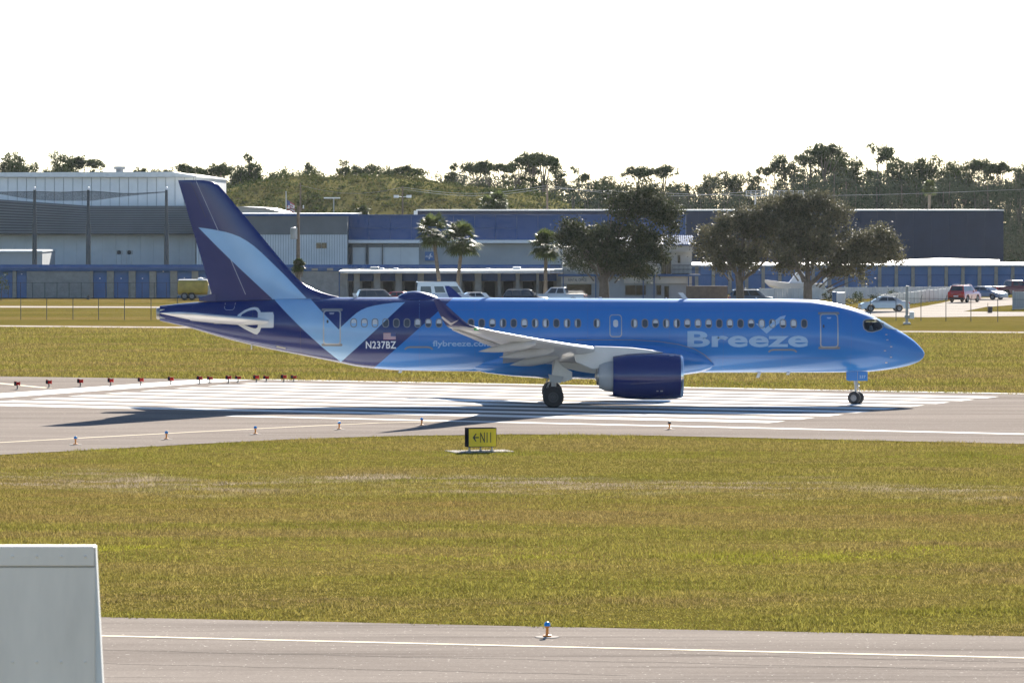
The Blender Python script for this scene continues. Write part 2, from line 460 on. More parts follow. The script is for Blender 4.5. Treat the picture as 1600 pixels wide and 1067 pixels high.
def blade_mat(name, bands=True):
    m, nt, out = new_mat(name)
    tc = N(nt, 'ShaderNodeTexCoord')
    co = tc.outputs['Object']
    c1, _ = noise_ramp(nt, co, 0.16, [(0.32, (0.105, 0.108, 0.020)), (0.46, (0.172, 0.156, 0.036)), (0.56, (0.195, 0.156, 0.052)), (0.70, (0.160, 0.118, 0.055))], detail=7, rough=0.62, mapping=((0.30, 1.0, 1), (0, 0, R(13))))
    c2, _ = noise_ramp(nt, co, 2.6, [(0.3, (0.42, 0.46, 0.42)), (0.7, (1.4, 1.35, 1.3))], detail=6, rough=0.7)
    mul = N(nt, 'ShaderNodeMixRGB', blend_type='MULTIPLY'); mul.inputs[0].default_value = 1
    nt.links.new(c1, mul.inputs[1]); nt.links.new(c2, mul.inputs[2])
    col = mul.outputs[0]
    if bands:
        mp = N(nt, 'ShaderNodeMapping'); mp.inputs['Rotation'].default_value = (0, 0, R(9))
        nt.links.new(co, mp.inputs['Vector'])
        sx = N(nt, 'ShaderNodeSeparateXYZ'); nt.links.new(mp.outputs[0], sx.inputs[0])
        wob = N(nt, 'ShaderNodeTexNoise'); wob.inputs['Scale'].default_value = 0.12; wob.inputs['Detail'].default_value = 6
        nt.links.new(co, wob.inputs['Vector'])
        def band(centre, width, tint, amt, noise_s, lo, hi):
            nonlocal col
            a = N(nt, 'ShaderNodeMath', operation='MULTIPLY_ADD'); a.inputs[1].default_value = 22.0; a.inputs[2].default_value = -11.0 - centre
            nt.links.new(wob.outputs['Fac'], a.inputs[0])
            s = N(nt, 'ShaderNodeMath', operation='ADD'); nt.links.new(sx.outputs['Y'], s.inputs[0]); nt.links.new(a.outputs[0], s.inputs[1])
            ab = N(nt, 'ShaderNodeMath', operation='ABSOLUTE'); nt.links.new(s.outputs[0], ab.inputs[0])
            mr = N(nt, 'ShaderNodeMapRange'); mr.inputs[1].default_value = width; mr.inputs[2].default_value = 0; mr.inputs[3].default_value = 0; mr.inputs[4].default_value = amt
            nt.links.new(ab.outputs[0], mr.inputs[0])
            no = N(nt, 'ShaderNodeTexNoise'); no.inputs['Scale'].default_value = noise_s; no.inputs['Detail'].default_value = 6
            mp2 = N(nt, 'ShaderNodeMapping'); mp2.inputs['Scale'].default_value = (0.35, 1, 1); nt.links.new(co, mp2.inputs['Vector'])
            nt.links.new(mp2.outputs[0], no.inputs['Vector'])
            m2 = N(nt, 'ShaderNodeMapRange'); m2.inputs[1].default_value = lo; m2.inputs[2].default_value = hi
            nt.links.new(no.outputs['Fac'], m2.inputs[0])
            f = N(nt, 'ShaderNodeMath', operation='MULTIPLY'); nt.links.new(mr.outputs[0], f.inputs[0]); nt.links.new(m2.outputs[0], f.inputs[1])
            mx = N(nt, 'ShaderNodeMixRGB'); mx.inputs[2].default_value = (*tint, 1)
            nt.links.new(f.outputs[0], mx.inputs[0]); nt.links.new(col, mx.inputs[1]); col = mx.outputs[0]
        band(159, 6, (0.25, 0.205, 0.155), 1.5, 0.7, 0.44, 0.62)      # bare sandy streak
        band(146, 9, (0.175, 0.12, 0.045), 0.9, 0.5, 0.4, 0.62)      # straw band
        band(128, 3.2, (0.195, 0.195, 0.024), 1.2, 0.5, 0.40, 0.62)     # fresh green band
        band(179, 7, (0.135, 0.14, 0.02), 0.8, 0.5, 0.4, 0.62)
        band(111, 3.0, (0.135, 0.13, 0.02), 0.8, 0.5, 0.4, 0.62)
    b = N(nt, 'ShaderNodeBsdfPrincipled'); b.inputs['Roughness'].default_value = 0.7; b.inputs['Specular IOR Level'].default_value = 0.0
    col = island_vary(nt, col, 0.45, 1.6)
    t = N(nt, 'ShaderNodeBsdfTranslucent')
    nt.links.new(col, b.inputs['Base Color']); nt.links.new(col, t.inputs['Color'])
    mx = N(nt, 'ShaderNodeMixShader'); mx.inputs[0].default_value = 0.45
    nt.links.new(b.outputs[0], mx.inputs[1]); nt.links.new(t.outputs[0], mx.inputs[2]); nt.links.new(mx.outputs[0], out.inputs[0])
    return m

M['blade'] = blade_mat('grass_blades')
M['bladefar'] = blade_mat('far_grass_blades', False)
near_poly = [(p.x, p.y) for p in [G(*p) for p in taxi_far]] + [(p.x, p.y) for p in [G(*p) for p in near_edge][::-1]]
def scatter(n, y0, y1, half, seed, poly=None, dens_pow=0.0):
    r = np.random.default_rng(seed)
    Y = y0 + (y1 - y0) * r.random(n)
    X = (r.random(n) * 2 - 1) * (half * Y)
    xy = np.stack([X, Y], 1)
    if poly is None: return xy
    edge = np.stack([np.zeros(n), 0.35 * np.sin(X * 1.9) * r.random(n) + r.normal(0, 0.12, n)], 1)   # ragged edge against the pavement
    return xy[in_poly(xy + edge, poly)]
xy = scatter(620000, 103, 216, 0.128, 3, near_poly)
gr = blades_obj('grass', xy, 0.035, 0.10, 0.026, M['blade'], 5)
tag(gr, 'short mown olive grass between the taxiway and the runway', 'grass', kind='stuff')
far_poly = [(p.x, p.y) for p in [G(*p) for p in far_edge]] + [(p.x, p.y) for p in [G(px, py + 2.6) for px, py in p1]]
xy = scatter(300000, 235, 385, 0.125, 4, far_poly)
gr2 = blades_obj('grass', xy, 0.06, 0.17, 0.05, M['bladefar'], 6)
tag(gr2, 'dry yellow grass strip beyond the runway behind the jet', 'grass', kind='stuff')
# ------------------------------------------------------------------ the airliner
AY = 227.3                                         # depth of the fuselage axis
def LX(px, yl=0.0): return (px - 800.0) * (AY + yl) / F_PX
def LZ(py, yl=0.0): return CAM_H - (py - Y_HOR) * (AY + yl) / F_PX
def L(px, py, yl=0.0): return Vector((LX(px, yl), yl, LZ(py, yl)))

BLUE, NAVY, LIGHT = (0.030, 0.185, 0.51), (0.011, 0.024, 0.13), (0.27, 0.46, 0.68)
def paint(name, col, rough=0.22): return mat(name, col, rough, coat=0.35, spec=0.35, vary=0.05, scale=0.6)
M['blue'] = paint('blue_aircraft_paint', BLUE)
M['navy'] = paint('navy_aircraft_paint', NAVY)
M['light'] = paint('light_blue_aircraft_paint', LIGHT)
M['lettering'] = paint('pale_blue_lettering', (0.33, 0.49, 0.68), 0.35)
M['acwhite'] = mat('white_aircraft_paint', (0.62, 0.62, 0.61), 0.3, coat=0.3, vary=0.06)
M['acgrey'] = mat('grey_aircraft_paint', (0.40, 0.40, 0.40), 0.4, coat=0.1, vary=0.1, scale=1.2)
M['frame'] = mat('bare_metal_frame', (0.45, 0.44, 0.42), 0.35, metal=0.4, vary=0.1)
M['trimgrey'] = mat('grey_trim', (0.22, 0.21, 0.20), 0.5)
M['lip'] = mat('polished_intake_lip', (0.72, 0.73, 0.75), 0.18, metal=1.0, vary=0.03)
M['hot'] = mat('exhaust_metal', (0.38, 0.36, 0.34), 0.35, metal=0.9, vary=0.2, scale=3)
M['shade'] = mat('window_shade', (0.62, 0.60, 0.58), 0.6, vary=0.1, scale=3)
M['pane'] = glass_mat('cabin_pane', (0.05, 0.055, 0.065), 0.08)
M['lettwhite'] = mat('white_lettering', (0.75, 0.76, 0.78), 0.4, vary=0.03)
M['green'] = mat('green_lens', (0.02, 0.45, 0.08), 0.2)

def fuselage_mat():
    m, nt, out = new_mat('fuselage_livery')
    tc = N(nt, 'ShaderNodeTexCoord'); sx = N(nt, 'ShaderNodeSeparateXYZ')
    nt.links.new(tc.outputs['Object'], sx.inputs[0])
    z1, x1 = LZ(570, -1.6), LX(590, -1.6); z2, x2 = LZ(466), LX(707.5)
    k = (x2 - x1) / (z2 - z1)
    a = N(nt, 'ShaderNodeMath', operation='MULTIPLY_ADD'); a.inputs[1].default_value = -k
    nt.links.new(sx.outputs['Z'], a.inputs[0]); nt.links.new(sx.outputs['X'], a.inputs[2])
    gt = N(nt, 'ShaderNodeMath', operation='GREATER_THAN'); gt.inputs[1].default_value = x1 - k * z1
    nt.links.new(a.outputs[0], gt.inputs[0])
    mx = N(nt, 'ShaderNodeMixRGB'); mx.inputs[1].default_value = (*NAVY, 1); mx.inputs[2].default_value = (*BLUE, 1)
    nt.links.new(gt.outputs[0], mx.inputs[0])
    b = N(nt, 'ShaderNodeBsdfPrincipled'); b.inputs['Roughness'].default_value = 0.22
    b.inputs['Coat Weight'].default_value = 0.25; b.inputs['Coat Roughness'].default_value = 0.06; b.inputs['Specular IOR Level'].default_value = 0.4
    nt.links.new(mx.outputs[0], b.inputs['Base Color'])
    no = N(nt, 'ShaderNodeTexNoise'); no.inputs['Scale'].default_value = 0.9; no.inputs['Detail'].default_value = 2
    nt.links.new(tc.outputs['Object'], no.inputs['Vector'])
    bp = N(nt, 'ShaderNodeBump'); bp.inputs['Strength'].default_value = 0.05; bp.inputs['Distance'].default_value = 0.05
    nt.links.new(no.outputs['Fac'], bp.inputs['Height']); nt.links.new(bp.outputs[0], b.inputs['Normal'])
    nt.links.new(b.outputs[0], out.inputs[0])
    return m
M['fuselage'] = fuselage_mat()

jet = empty('airliner', (0, AY, 0))
tag(jet, 'blue twin-engine passenger jet with navy tail taxiing on the runway', 'airplane')

top_pts = [(250, 478), (270, 475.6), (323, 471), (400, 467.6), (470, 465.6), (530, 464.6), (600, 464.6), (800, 465.5), (1000, 466.5), (1100, 467), (1200, 467), (1265, 468.2),
           (1296, 472), (1319, 477), (1347, 486), (1373, 498.5), (1391, 509), (1414, 522), (1429, 533), (1438, 542), (1442.5, 547.5), (1444.7, 552)]
bot_pts = [(250, 501.4), (292, 511), (354, 529), (415.6, 543.8), (477.5, 556), (533, 567), (557.5, 572.3), (590, 576), (627.5, 578.7), (725, 580), (900, 581.2), (1101, 582), (1280, 581.9),
           (1352, 581), (1383, 578), (1416, 572), (1434, 565.6), (1440, 561.5), (1443.5, 557), (1444.7, 553)]
ftop = pchip([LX(p[0]) for p in top_pts], [LZ(p[1]) for p in top_pts])
fbot = pchip([LX(p[0]) for p in bot_pts], [LZ(p[1]) for p in bot_pts])
xs = np.concatenate([np.linspace(LX(250), LX(560), 40), np.linspace(LX(565), LX(1240), 60), np.linspace(LX(1244), LX(1425), 64), np.linspace(LX(1426.5), LX(1444.6), 22)])
NS = 96
fv, ff = [], []
for x in xs:
    zt, zb = float(ftop(x)), float(fbot(x))
    zc, hh = (zt + zb) / 2, max((zt - zb) / 2, 0.01)
    w = 0.945 * hh
    for k in range(NS):
        t = 2 * math.pi * k / NS
        fv.append((x, w * math.sin(t), zc + hh * math.cos(t)))
for i in range(len(xs) - 1):
    for k in range(NS):
        ff.append((i * NS + k, i * NS + (k + 1) % NS, (i + 1) * NS + (k + 1) % NS, (i + 1) * NS + k))
ff.append(tuple((len(xs) - 1) * NS + k for k in range(NS)))
fb = MB(); fb.add(fv, ff)
full_me = fb.mesh('fuselage_full', smooth=60)
bvh_fus = BVHTree.FromPolygons([v_.co[:] for v_ in full_me.vertices], [p.vertices[:] for p in full_me.polygons])

def bvh_of(me): return BVHTree.FromPolygons([v_.co[:] for v_ in me.vertices], [p.vertices[:] for p in me.polygons])

# cockpit side window outline in photo pixels
def rp(sc, ox, oy, pts): return [(ox + x / sc, oy + y / sc) for x, y in pts]
cw = rp(6.278, 1280, 470, [(440, 205), (460, 190), (560, 186), (590, 200), (618, 240), (628, 262), (600, 285), (520, 303), (480, 298), (445, 275), (436, 240)])
cw_l = [(LX(a, -1.3), LZ(b, -1.3)) for a, b in cw]
ws = rp(6.278, 1280, 470, [(565, 182), (600, 184), (680, 225), (735, 262), (790, 292), (740, 288), (680, 280), (645, 265), (622, 232)])
ws_l = [(LX(a, -1.0), LZ(b, -1.0)) for a, b in ws]
def pip(x, y, poly):
    c = False; n = len(poly)
    for i in range(n):
        x0, y0 = poly[i]; x1, y1 = poly[(i + 1) % n]
        if (y0 > y) != (y1 > y) and x < (x1 - x0) * (y - y0) / (y1 - y0) + x0: c = not c
    return c
keep = []
for f in fb.f:
    cx = sum(fv[i][0] for i in f) / len(f); cy = sum(fv[i][1] for i in f) / len(f); cz = sum(fv[i][2] for i in f) / len(f)
    if cx > LX(1340) and len(f) == 4 and (pip(cx, cz, cw_l)): continue
    keep.append(f)
fb.f = keep; fb.m = [0] * len(keep)
fuselage = fb.build('fuselage', M['fuselage'], jet, smooth=60)

# ---- decals: flat outlines laid 4 mm proud on the skin
def project(verts2, faces, bvh, off, gx=0.3, gz=0.1, ylook=-60.0):
    bm = bmesh.new()
    vv = [bm.verts.new((x, 0, z)) for x, z in verts2]
    for f in faces:
        try: bm.faces.new([vv[i] for i in f])
        except ValueError: pass
    x0, x1 = min(p[0] for p in verts2), max(p[0] for p in verts2)
    z0, z1 = min(p[1] for p in verts2), max(p[1] for p in verts2)
    def cut(a0, a1, step, no, ax):
        k = math.ceil(a0 / step)
        while k * step < a1:
            co = [0, 0, 0]; co[ax] = k * step
            bmesh.ops.bisect_plane(bm, geom=bm.verts[:] + bm.edges[:] + bm.faces[:], dist=1e-5, plane_co=co, plane_no=no)
            k += 1
    if gx: cut(x0, x1, gx, (1, 0, 0), 0)
    if gz: cut(z0, z1, gz, (0, 0, 1), 2)
    bad = []
    for v_ in bm.verts:
        h, n, i, d = bvh.ray_cast(Vector((v_.co.x, ylook, v_.co.z)), Vector((0, 1, 0)))
        if h is None and bvh is bvh_fus:            # above the tangent line: wrap on to the crown
            for dz in (0.01, 0.03, 0.06, 0.1, 0.15):
                zz = float(ftop(v_.co.x)) - dz
                if zz < v_.co.z:
                    h, n, i, d = bvh.ray_cast(Vector((v_.co.x, ylook, zz)), Vector((0, 1, 0)))
                    if h is not None: break
        if h is None:
            bad.append(v_)
            continue
        if n.y > 0: n = -n
        v_.co = h + n * off
    if bad: bmesh.ops.delete(bm, geom=bad, context='VERTS')
    for f in bm.faces: f.smooth = True
    bmesh.ops.recalc_face_normals(bm, faces=bm.faces)
    if bm.faces and sum(f.normal.y for f in bm.faces) > 0: bmesh.ops.reverse_faces(bm, faces=bm.faces)
    return bm

def decal(name, verts2, faces, bvh, m, parent, off=0.004, gx=0.3, gz=0.1):
    bm = project(verts2, faces, bvh, off, gx, gz)
    me = bpy.data.meshes.new(name); bm.to_mesh(me); bm.free()
    return link_mesh(name, me, m, parent)

def poly_decal(name, px_pts, yl, bvh, m, parent, **kw):
    pts = [(LX(a, yl), LZ(b, yl)) for a, b in px_pts]
    return decal(name, pts, [tuple(range(len(pts)))], bvh, m, parent, **kw)

def rrect(cx, cz, w, h, r, n=5):
    pts = []
    for qx, qz, a0 in ((1, 1, 0), (-1, 1, 90), (-1, -1, 180), (1, -1, 270)):
        for k in range(n + 1):
            a = R(a0 + 90 * k / n)
            pts.append((cx + qx * (w / 2 - r) + r * math.cos(a), cz + qz * (h / 2 - r) + r * math.sin(a)))
    return pts

def ring_decal(name, outer, inner, bvh, m, parent, **kw):
    n = len(outer)
    return decal(name, outer + inner, [(i, (i + 1) % n, n + (i + 1) % n, n + i) for i in range(n)], bvh, m, parent, **kw)

def text2d(s, x0, x1, z0, z1, bold=0.0, space=1.0):
    cu = bpy.data.curves.new('txt', 'FONT'); cu.body = s; cu.offset = bold; cu.space_character = space; cu.resolution_u = 4
    o = bpy.data.objects.new('txt', cu); C.objects.link(o)
    dg = bpy.context.evaluated_depsgraph_get()
    me = bpy.data.meshes.new_from_object(o.evaluated_get(dg))
    vs = [(v_.co.x, v_.co.y) for v_ in me.vertices]; fs = [tuple(p.vertices) for p in me.polygons]
    bpy.data.objects.remove(o); bpy.data.curves.remove(cu); bpy.data.meshes.remove(me)
    ax, bx = min(p[0] for p in vs), max(p[0] for p in vs); az, bz = min(p[1] for p in vs), max(p[1] for p in vs)
    return [(x0 + (x - ax) / (bx - ax) * (x1 - x0), z0 + (z - az) / (bz - az) * (z1 - z0)) for x, z in vs], fs

def text_decal(name, s, box, yl, bvh, m, parent, bold=0.0, space=1.0, **kw):
    px0, py0, px1, py1 = box
    vs, fs = text2d(s, LX(px0, yl), LX(px1, yl), LZ(py1, yl), LZ(py0, yl), bold, space)
    return decal(name, vs, fs, bvh, m, parent, **kw)

def loft(secs, closed_ends=True):                  # list of rings of equal length
    n = len(secs[0]); b = MB()
    b.add([p for s_ in secs for p in s_], [(i * n + k, i * n + (k + 1) % n, (i + 1) * n + (k + 1) % n, (i + 1) * n + k) for i in range(len(secs) - 1) for k in range(n)])
    if closed_ends:
        b.f += [tuple(range(n - 1, -1, -1)), tuple((len(secs) - 1) * n + k for k in range(n))]; b.m += [0, 0]
    return b

AF = []                                            # airfoil outline, x from leading edge 0 to trailing edge 1
for k in range(13):
    t = (1 + math.cos(math.pi * k / 12)) / 2       # 1 -> 0
    AF.append((t, 5 * (0.2969 * math.sqrt(t) - 0.126 * t - 0.3516 * t**2 + 0.2843 * t**3 - 0.1036 * t**4)))
AF = [(t, y) for t, y in AF] + [(t, -y) for t, y in AF[-2:0:-1]]
def af_ring(xle, chord, thick, place):             # place(x, h) -> point
    return [place(xle - t * chord, h * thick * chord) for t, h in AF]

# ---- vertical fin and rudder
def fin_le(z):  return fin_le_f(z)
le_px = [(530, 464), (508, 458.5), (483.7, 448.8), (465, 435.5), (443.5, 411), (400, 358.7), (370, 323), (352, 301.5), (343, 291), (333, 284.5), (318, 281.6)]
te_px = [(333.6, 469), (278, 281.4)]
fin_le_f = pchip([LZ(b) for a, b in le_px], [LX(a) for a, b in le_px])
zt0, zt1 = LZ(469), LZ(281.5)
def fin_te_f(z): return LX(333.6) + (LX(278) - LX(333.6)) * (z - LZ(469)) / (LZ(281.4) - LZ(469))
zs = [LZ(470.5)] + [LZ(p) for p in (464, 461, 457, 452, 446, 438, 428, 415, 400, 380, 350, 320, 300, 290, 286, 283.5, 281.7)]
secs = []
for z in zs:
    le = float(fin_le_f(max(z, LZ(464)))); te = fin_te_f(z); ch = le - te
    core = min(ch, (LX(465) - fin_te_f(LZ(435)) ) * 1.0)
    th = 0.105 * core / ch
    if z > LZ(283): th *= 0.55
    secs.append(af_ring(le, ch, th, lambda x, h, z=z: (x, h, z)))
finb = loft(secs)
fin = finb.build('fin', M['navy'], jet, smooth=50)
bvh_fin = bvh_of(fin.data)
fr = MB(); fr.prism([(LX(311), LZ(470.5)), (LX(311), LZ(466)), (LX(331), LZ(459)), (LX(338), LZ(459)), (LX(338), LZ(471))], -0.16, 0.16)
fr.build('fin_root_fairing', M['navy'], jet, bevel=0.03)
# rudder joint, fin root joint
def line_decal(name, pts, w, yl, bvh, m, parent, off=0.005):
    ps = [Vector((LX(a, yl), LZ(b, yl))) for a, b in pts]
    vs = []
    for i, p in enumerate(ps):
        d = (ps[min(i + 1, len(ps) - 1)] - ps[max(i - 1, 0)]).normalized(); n_ = Vector((-d.y, d.x)) * w / 2
        vs += [tuple(p + n_), tuple(p - n_)]
    return decal(name, vs, [(2 * i, 2 * i + 1, 2 * i + 3, 2 * i + 2) for i in range(len(ps) - 1)], bvh, m, parent, off=off, gx=0.4, gz=0.15)
M['jointdark'] = mat('dark_panel_joint', (0.012, 0.016, 0.05), 0.5)
M['jointpale'] = mat('pale_panel_joint', (0.30, 0.32, 0.40), 0.4)
line_decal('rudder_joint', [(306, 282), (346, 371), (384, 460)], 0.035, 0, bvh_fin, M['jointpale'], fin)
line_decal('rudder_joint', [(297, 282), (322, 340)], 0.025, 0, bvh_fin, M['jointdark'], fin)
# ---- livery
r5 = lambda pts: rp(3.2325, 230, 270, pts)
v_left = r5([(258, 276), (300, 318), (345, 364), (430, 447), (520, 531), (620, 624), (645, 648)])
v_up = r5([(822, 650), (805, 632), (690, 512), (580, 405), (540, 370), (505, 345), (470, 325), (430, 309), (395, 299), (330, 286)])
poly_decal('livery_stripe', v_left + v_up, 0, bvh_fin, M['light'], fin, off=0.012, gx=0.2, gz=0.1)
v_fus = r5([(612, 618), (700, 707), (790, 795), (880, 878), (975, 958)]) + r5([(1060, 882), (1150, 798), (1240, 712), (1302, 655)]) + r5([(1250, 657), (1200, 663), (1150, 671), (1110, 681), (1080, 694), (1058, 708), (1035, 727), (967, 790), (880, 700), (800, 618)])
poly_decal('livery_stripe', v_fus, -1.45, bvh_fus, M['light'], fuselage, gx=0.4, gz=0.025)
line_decal('fin_root_joint', [(345, 468.3), (420, 467.6), (500, 466.6)], 0.03, -0.6, bvh_fus, M['jointpale'], fuselage)
M['jointblue'] = mat('skin_joint_blue', (0.018, 0.12, 0.36), 0.4)
for px_, lo_, hi_ in ((655, 470, 574), (742, 470, 560), (842, 470, 520), (918, 470, 528), (1046, 471, 530), (1130, 471, 575), (1222, 471, 576), (1330, 484, 574), (1392, 514, 572)):
    line_decal('skin_joint', [(px_, lo_), (px_ + 0.3, (lo_ + hi_) / 2), (px_, hi_)], 0.018, -1.6, bvh_fus, M['jointblue'], fuselage, off=0.003)
line_decal('skin_joint', [(715, 484), (1000, 485), (1280, 486)], 0.016, -1.4, bvh_fus, M['jointblue'], fuselage, off=0.003)
line_decal('skin_joint', [(1118, 559), (1330, 559.5)], 0.016, -1.4, bvh_fus, M['jointblue'], fuselage, off=0.003)
for px_, lo_, hi_ in ((300, 478, 510), (395, 474, 536), (470, 472, 552)):
    line_decal('skin_joint', [(px_, lo_), (px_, hi_)], 0.018, -1.0, bvh_fus, M['jointdark'], fuselage, off=0.003)
# ---- lettering and marks
r2b = lambda pts: rp(6.667, 1050, 470, pts)
text_decal('lettering', 'Breeze', (1074, 517.2, 1262.5, 542.3), -1.7, bvh_fus, M['lettering'], fuselage, bold=0.028, space=1.02, off=0.005)
poly_decal('check_mark', r2b([(868, 235), (900, 238), (940, 258), (972, 286), (1030, 240), (1075, 205), (1130, 166), (1190, 152), (1170, 190), (1135, 220), (1075, 265), (985, 342), (965, 325), (920, 285)]), -1.7, bvh_fus, M['lettering'], fuselage, off=0.005)
text_decal('registration', 'N237BZ', (571.5, 533, 619, 544.8), -1.7, bvh_fus, M['lettwhite'], fuselage, bold=0.02, space=1.08, off=0.008)
text_decal('web_address', 'flybreeze.com', (676, 532, 768, 543.8), -1.7, bvh_fus, M['lettering'], fuselage, bold=0.022, off=0.005)
M['flagred'] = mat('flag_red', (0.42, 0.10, 0.12), 0.5); M['flagblue'] = mat('flag_blue', (0.05, 0.07, 0.20), 0.5); M['flagwhite'] = mat('flag_white', (0.62, 0.60, 0.62), 0.5)
flag = poly_decal('flag_marking', [(599, 520), (618.5, 520), (618.5, 530.5), (599, 530.5)], -1.7, bvh_fus, M['flagwhite'], fuselage, off=0.006)
for k in range(0, 13, 2):
    a = 520 + 10.5 * k / 13
    poly_decal('stripe', [(599, a), (618.5, a), (618.5, a + 10.5 / 13), (599, a + 10.5 / 13)], -1.7, bvh_fus, M['flagred'], flag, off=0.009)
poly_decal('canton', [(610.5, 520), (618.5, 520), (618.5, 525.6), (610.5, 525.6)], -1.7, bvh_fus, M['flagblue'], flag, off=0.012)

# ---- cabin windows
wx = [552.5 + 16.68 * i for i in range(22)] + [932.5] + [991.2 + 16.6 * k for k in range(17)]
wr = random.Random(4)
for px in wx:
    cx, cz = LX(px, -1.75), LZ(504.7 + (px - 552) * 0.0016, -1.75)
    o = ring_decal('cabin_window', rrect(cx, cz, 0.34, 0.46, 0.15), rrect(cx, cz, 0.25, 0.37, 0.115), bvh_fus, M['trimgrey'], fuselage, off=0.006, gx=0, gz=0.15)
    decal('pane', rrect(cx, cz, 0.27, 0.39, 0.12), [tuple(range(24))], bvh_fus, M['pane'], o, off=0.003, gx=0, gz=0.15)
    q = wr.random()
    if q < 0.72:                                   # shade drawn down, or bright seat and far wall behind the pane
        ins = rrect(cx, cz, 0.235, 0.355, 0.105)
        if q < 0.42:
            cut = cz + 0.18 - 0.36 * wr.uniform(0.45, 1.0)
            pts = [(x, max(z, cut)) for x, z in ins]
        else:
            sl = wr.uniform(-0.05, 0.07); side = 1 if wr.random() < 0.75 else -1
            pts = [((max(x, cx + sl) if side > 0 else min(x, cx - sl)), z) for x, z in ins]
        ded = []
        for p in pts:
            if not ded or (abs(p[0] - ded[-1][0]) + abs(p[1] - ded[-1][1])) > 0.004: ded.append(p)
        decal('shade', ded, [tuple(range(len(ded)))], bvh_fus, M['shade'], o, off=0.005, gx=0, gz=0.15)

# ---- doors
def door(name, px0, py0, px1, py1, yl, lab=None, fw=0.06, sill=True):
    x0, x1, z0, z1 = LX(px0, yl), LX(px1, yl), LZ(py1, yl), LZ(py0, yl)
    cx, cz, w, h = (x0 + x1) / 2, (z0 + z1) / 2, x1 - x0, z1 - z0
    o = ring_decal(name, rrect(cx, cz, w, h, 0.16), rrect(cx, cz, w - 2 * fw, h - 2 * fw, 0.12), bvh_fus, M['frame'], fuselage, off=0.012, gx=0, gz=0.12)
    if sill:
        for zz, s in ((z0, -1), (z1, 1)):
            decal('scuff_plate', rrect(cx, zz + s * 0.015, w + 0.16, 0.13, 0.06), [tuple(range(24))], bvh_fus, M['trimgrey'], o, off=0.008, gx=0.3, gz=0.06)
    return o, cx, cz, w, h
d1, cx, cz, w, h = door('cabin_door', 504.5, 485, 532.5, 538.5, -1.6)
decal('door_window', rrect(cx - 0.22, cz + 0.30, 0.10, 0.16, 0.045), [tuple(range(24))], bvh_fus, M['pane'], d1, off=0.008, gx=0, gz=0)
poly_decal('door_marking', [(514, 488.5), (522, 488.5), (521, 491.5), (515, 491.5)], -1.6, bvh_fus, M['jointpale'], d1, off=0.008)
d2, cx, cz, w, h = door('cabin_door', 1281.3, 490.5, 1310.3, 543, -1.7)
decal('door_window', rrect(cx - 0.28, cz + 0.22, 0.09, 0.16, 0.04), [tuple(range(24))], bvh_fus, M['pane'], d2, off=0.008, gx=0, gz=0)
poly_decal('door_marking', [(1292, 496), (1300, 496), (1298, 498.5), (1294, 498.5)], -1.7, bvh_fus, M['lettering'], d2, off=0.008)
d3, cx, cz, w, h = door('overwing_exit', 952.3, 491.8, 971.8, 526.7, -1.75, fw=0.045, sill=False)
decal('exit_window', rrect(cx, cz + 0.12, 0.25, 0.37, 0.115), [tuple(range(24))], bvh_fus, M['shade'], d3, off=0.008, gx=0, gz=0.12)
# cargo door scuff strips
for a0, a1, yy in ((1201, 1245, 548), (632.5, 676, 543.8)):
    line_decal('cargo_door_scuff', [(a0, yy + 2), (a0 + 3.5, yy - 0.8), (a0 + 8, yy - 1.6), (a1 - 8, yy - 1.6), (a1 - 3.5, yy - 0.8), (a1, yy + 2)], 0.085, -1.7, bvh_fus, M['trimgrey'], fuselage, off=0.008)
line_decal('service_panel', [(432, 541.5), (446, 544.2)], 0.09, -0.8, bvh_fus, M['trimgrey'], fuselage)
line_decal('service_panel', [(351, 474), (350, 482), (353, 484.5), (363, 484.5), (365.5, 482), (367, 473.5)], 0.025, -1.0, bvh_fus, M['jointpale'], fuselage)
for a, b in ((1384, 523), (1385.5, 531), (1391.5, 541.5), (1381.5, 547.5), (1391.5, 557.5), (1384.5, 566)):
    poly_decal('probe', [(a - 1.6, b - 0.8), (a + 1.6, b - 0.8), (a + 1.6, b + 0.8), (a - 1.6, b + 0.8)], -0.8, bvh_fus, M['frame'], fuselage, off=0.03)
# ---- cockpit windows
def scale_poly(poly, d):
    cx = sum(p[0] for p in poly) / len(poly); cz = sum(p[1] for p in poly) / len(poly)
    out = []
    for x, z in poly:
        l_ = math.hypot(x - cx, z - cz); out.append((cx + (x - cx) * (l_ + d) / l_, cz + (z - cz) * (l_ + d) / l_))
    return out
M['clearglass'], nt_, out_ = new_mat('clear_cockpit_glass')
t_ = N(nt_, 'ShaderNodeBsdfTransparent'); t_.inputs[0].default_value = (0.55, 0.60, 0.63, 1)
g_ = N(nt_, 'ShaderNodeBsdfGlossy'); g_.inputs['Roughness'].default_value = 0.03
fz = N(nt_, 'ShaderNodeFresnel'); fz.inputs[0].default_value = 1.5
mx_ = N(nt_, 'ShaderNodeMixShader'); nt_.links.new(fz.outputs[0], mx_.inputs[0]); nt_.links.new(t_.outputs[0], mx_.inputs[1]); nt_.links.new(g_.outputs[0], mx_.inputs[2])
nt_.links.new(mx_.outputs[0], out_.inputs[0])
cwo = ring_decal('cockpit_window', scale_poly(cw_l, 0.035), scale_poly(cw_l, -0.075), bvh_fus, M['black'], fuselage, off=0.008, gx=0.15, gz=0.08)
ring_decal('frame', scale_poly(cw_l, 0.05), scale_poly(cw_l, 0.01), bvh_fus, M['frame'], cwo, off=0.012, gx=0.15, gz=0.08)
decal('pane', scale_poly(cw_l, -0.05), [tuple(range(len(cw_l)))], bvh_fus, M['clearglass'], cwo, off=0.002, gx=0.15, gz=0.08)
M['wscreen'] = glass_mat('windscreen_glass', (0.26, 0.33, 0.33), 0.06)  # pale grey-green base colour stands in for reflected sky
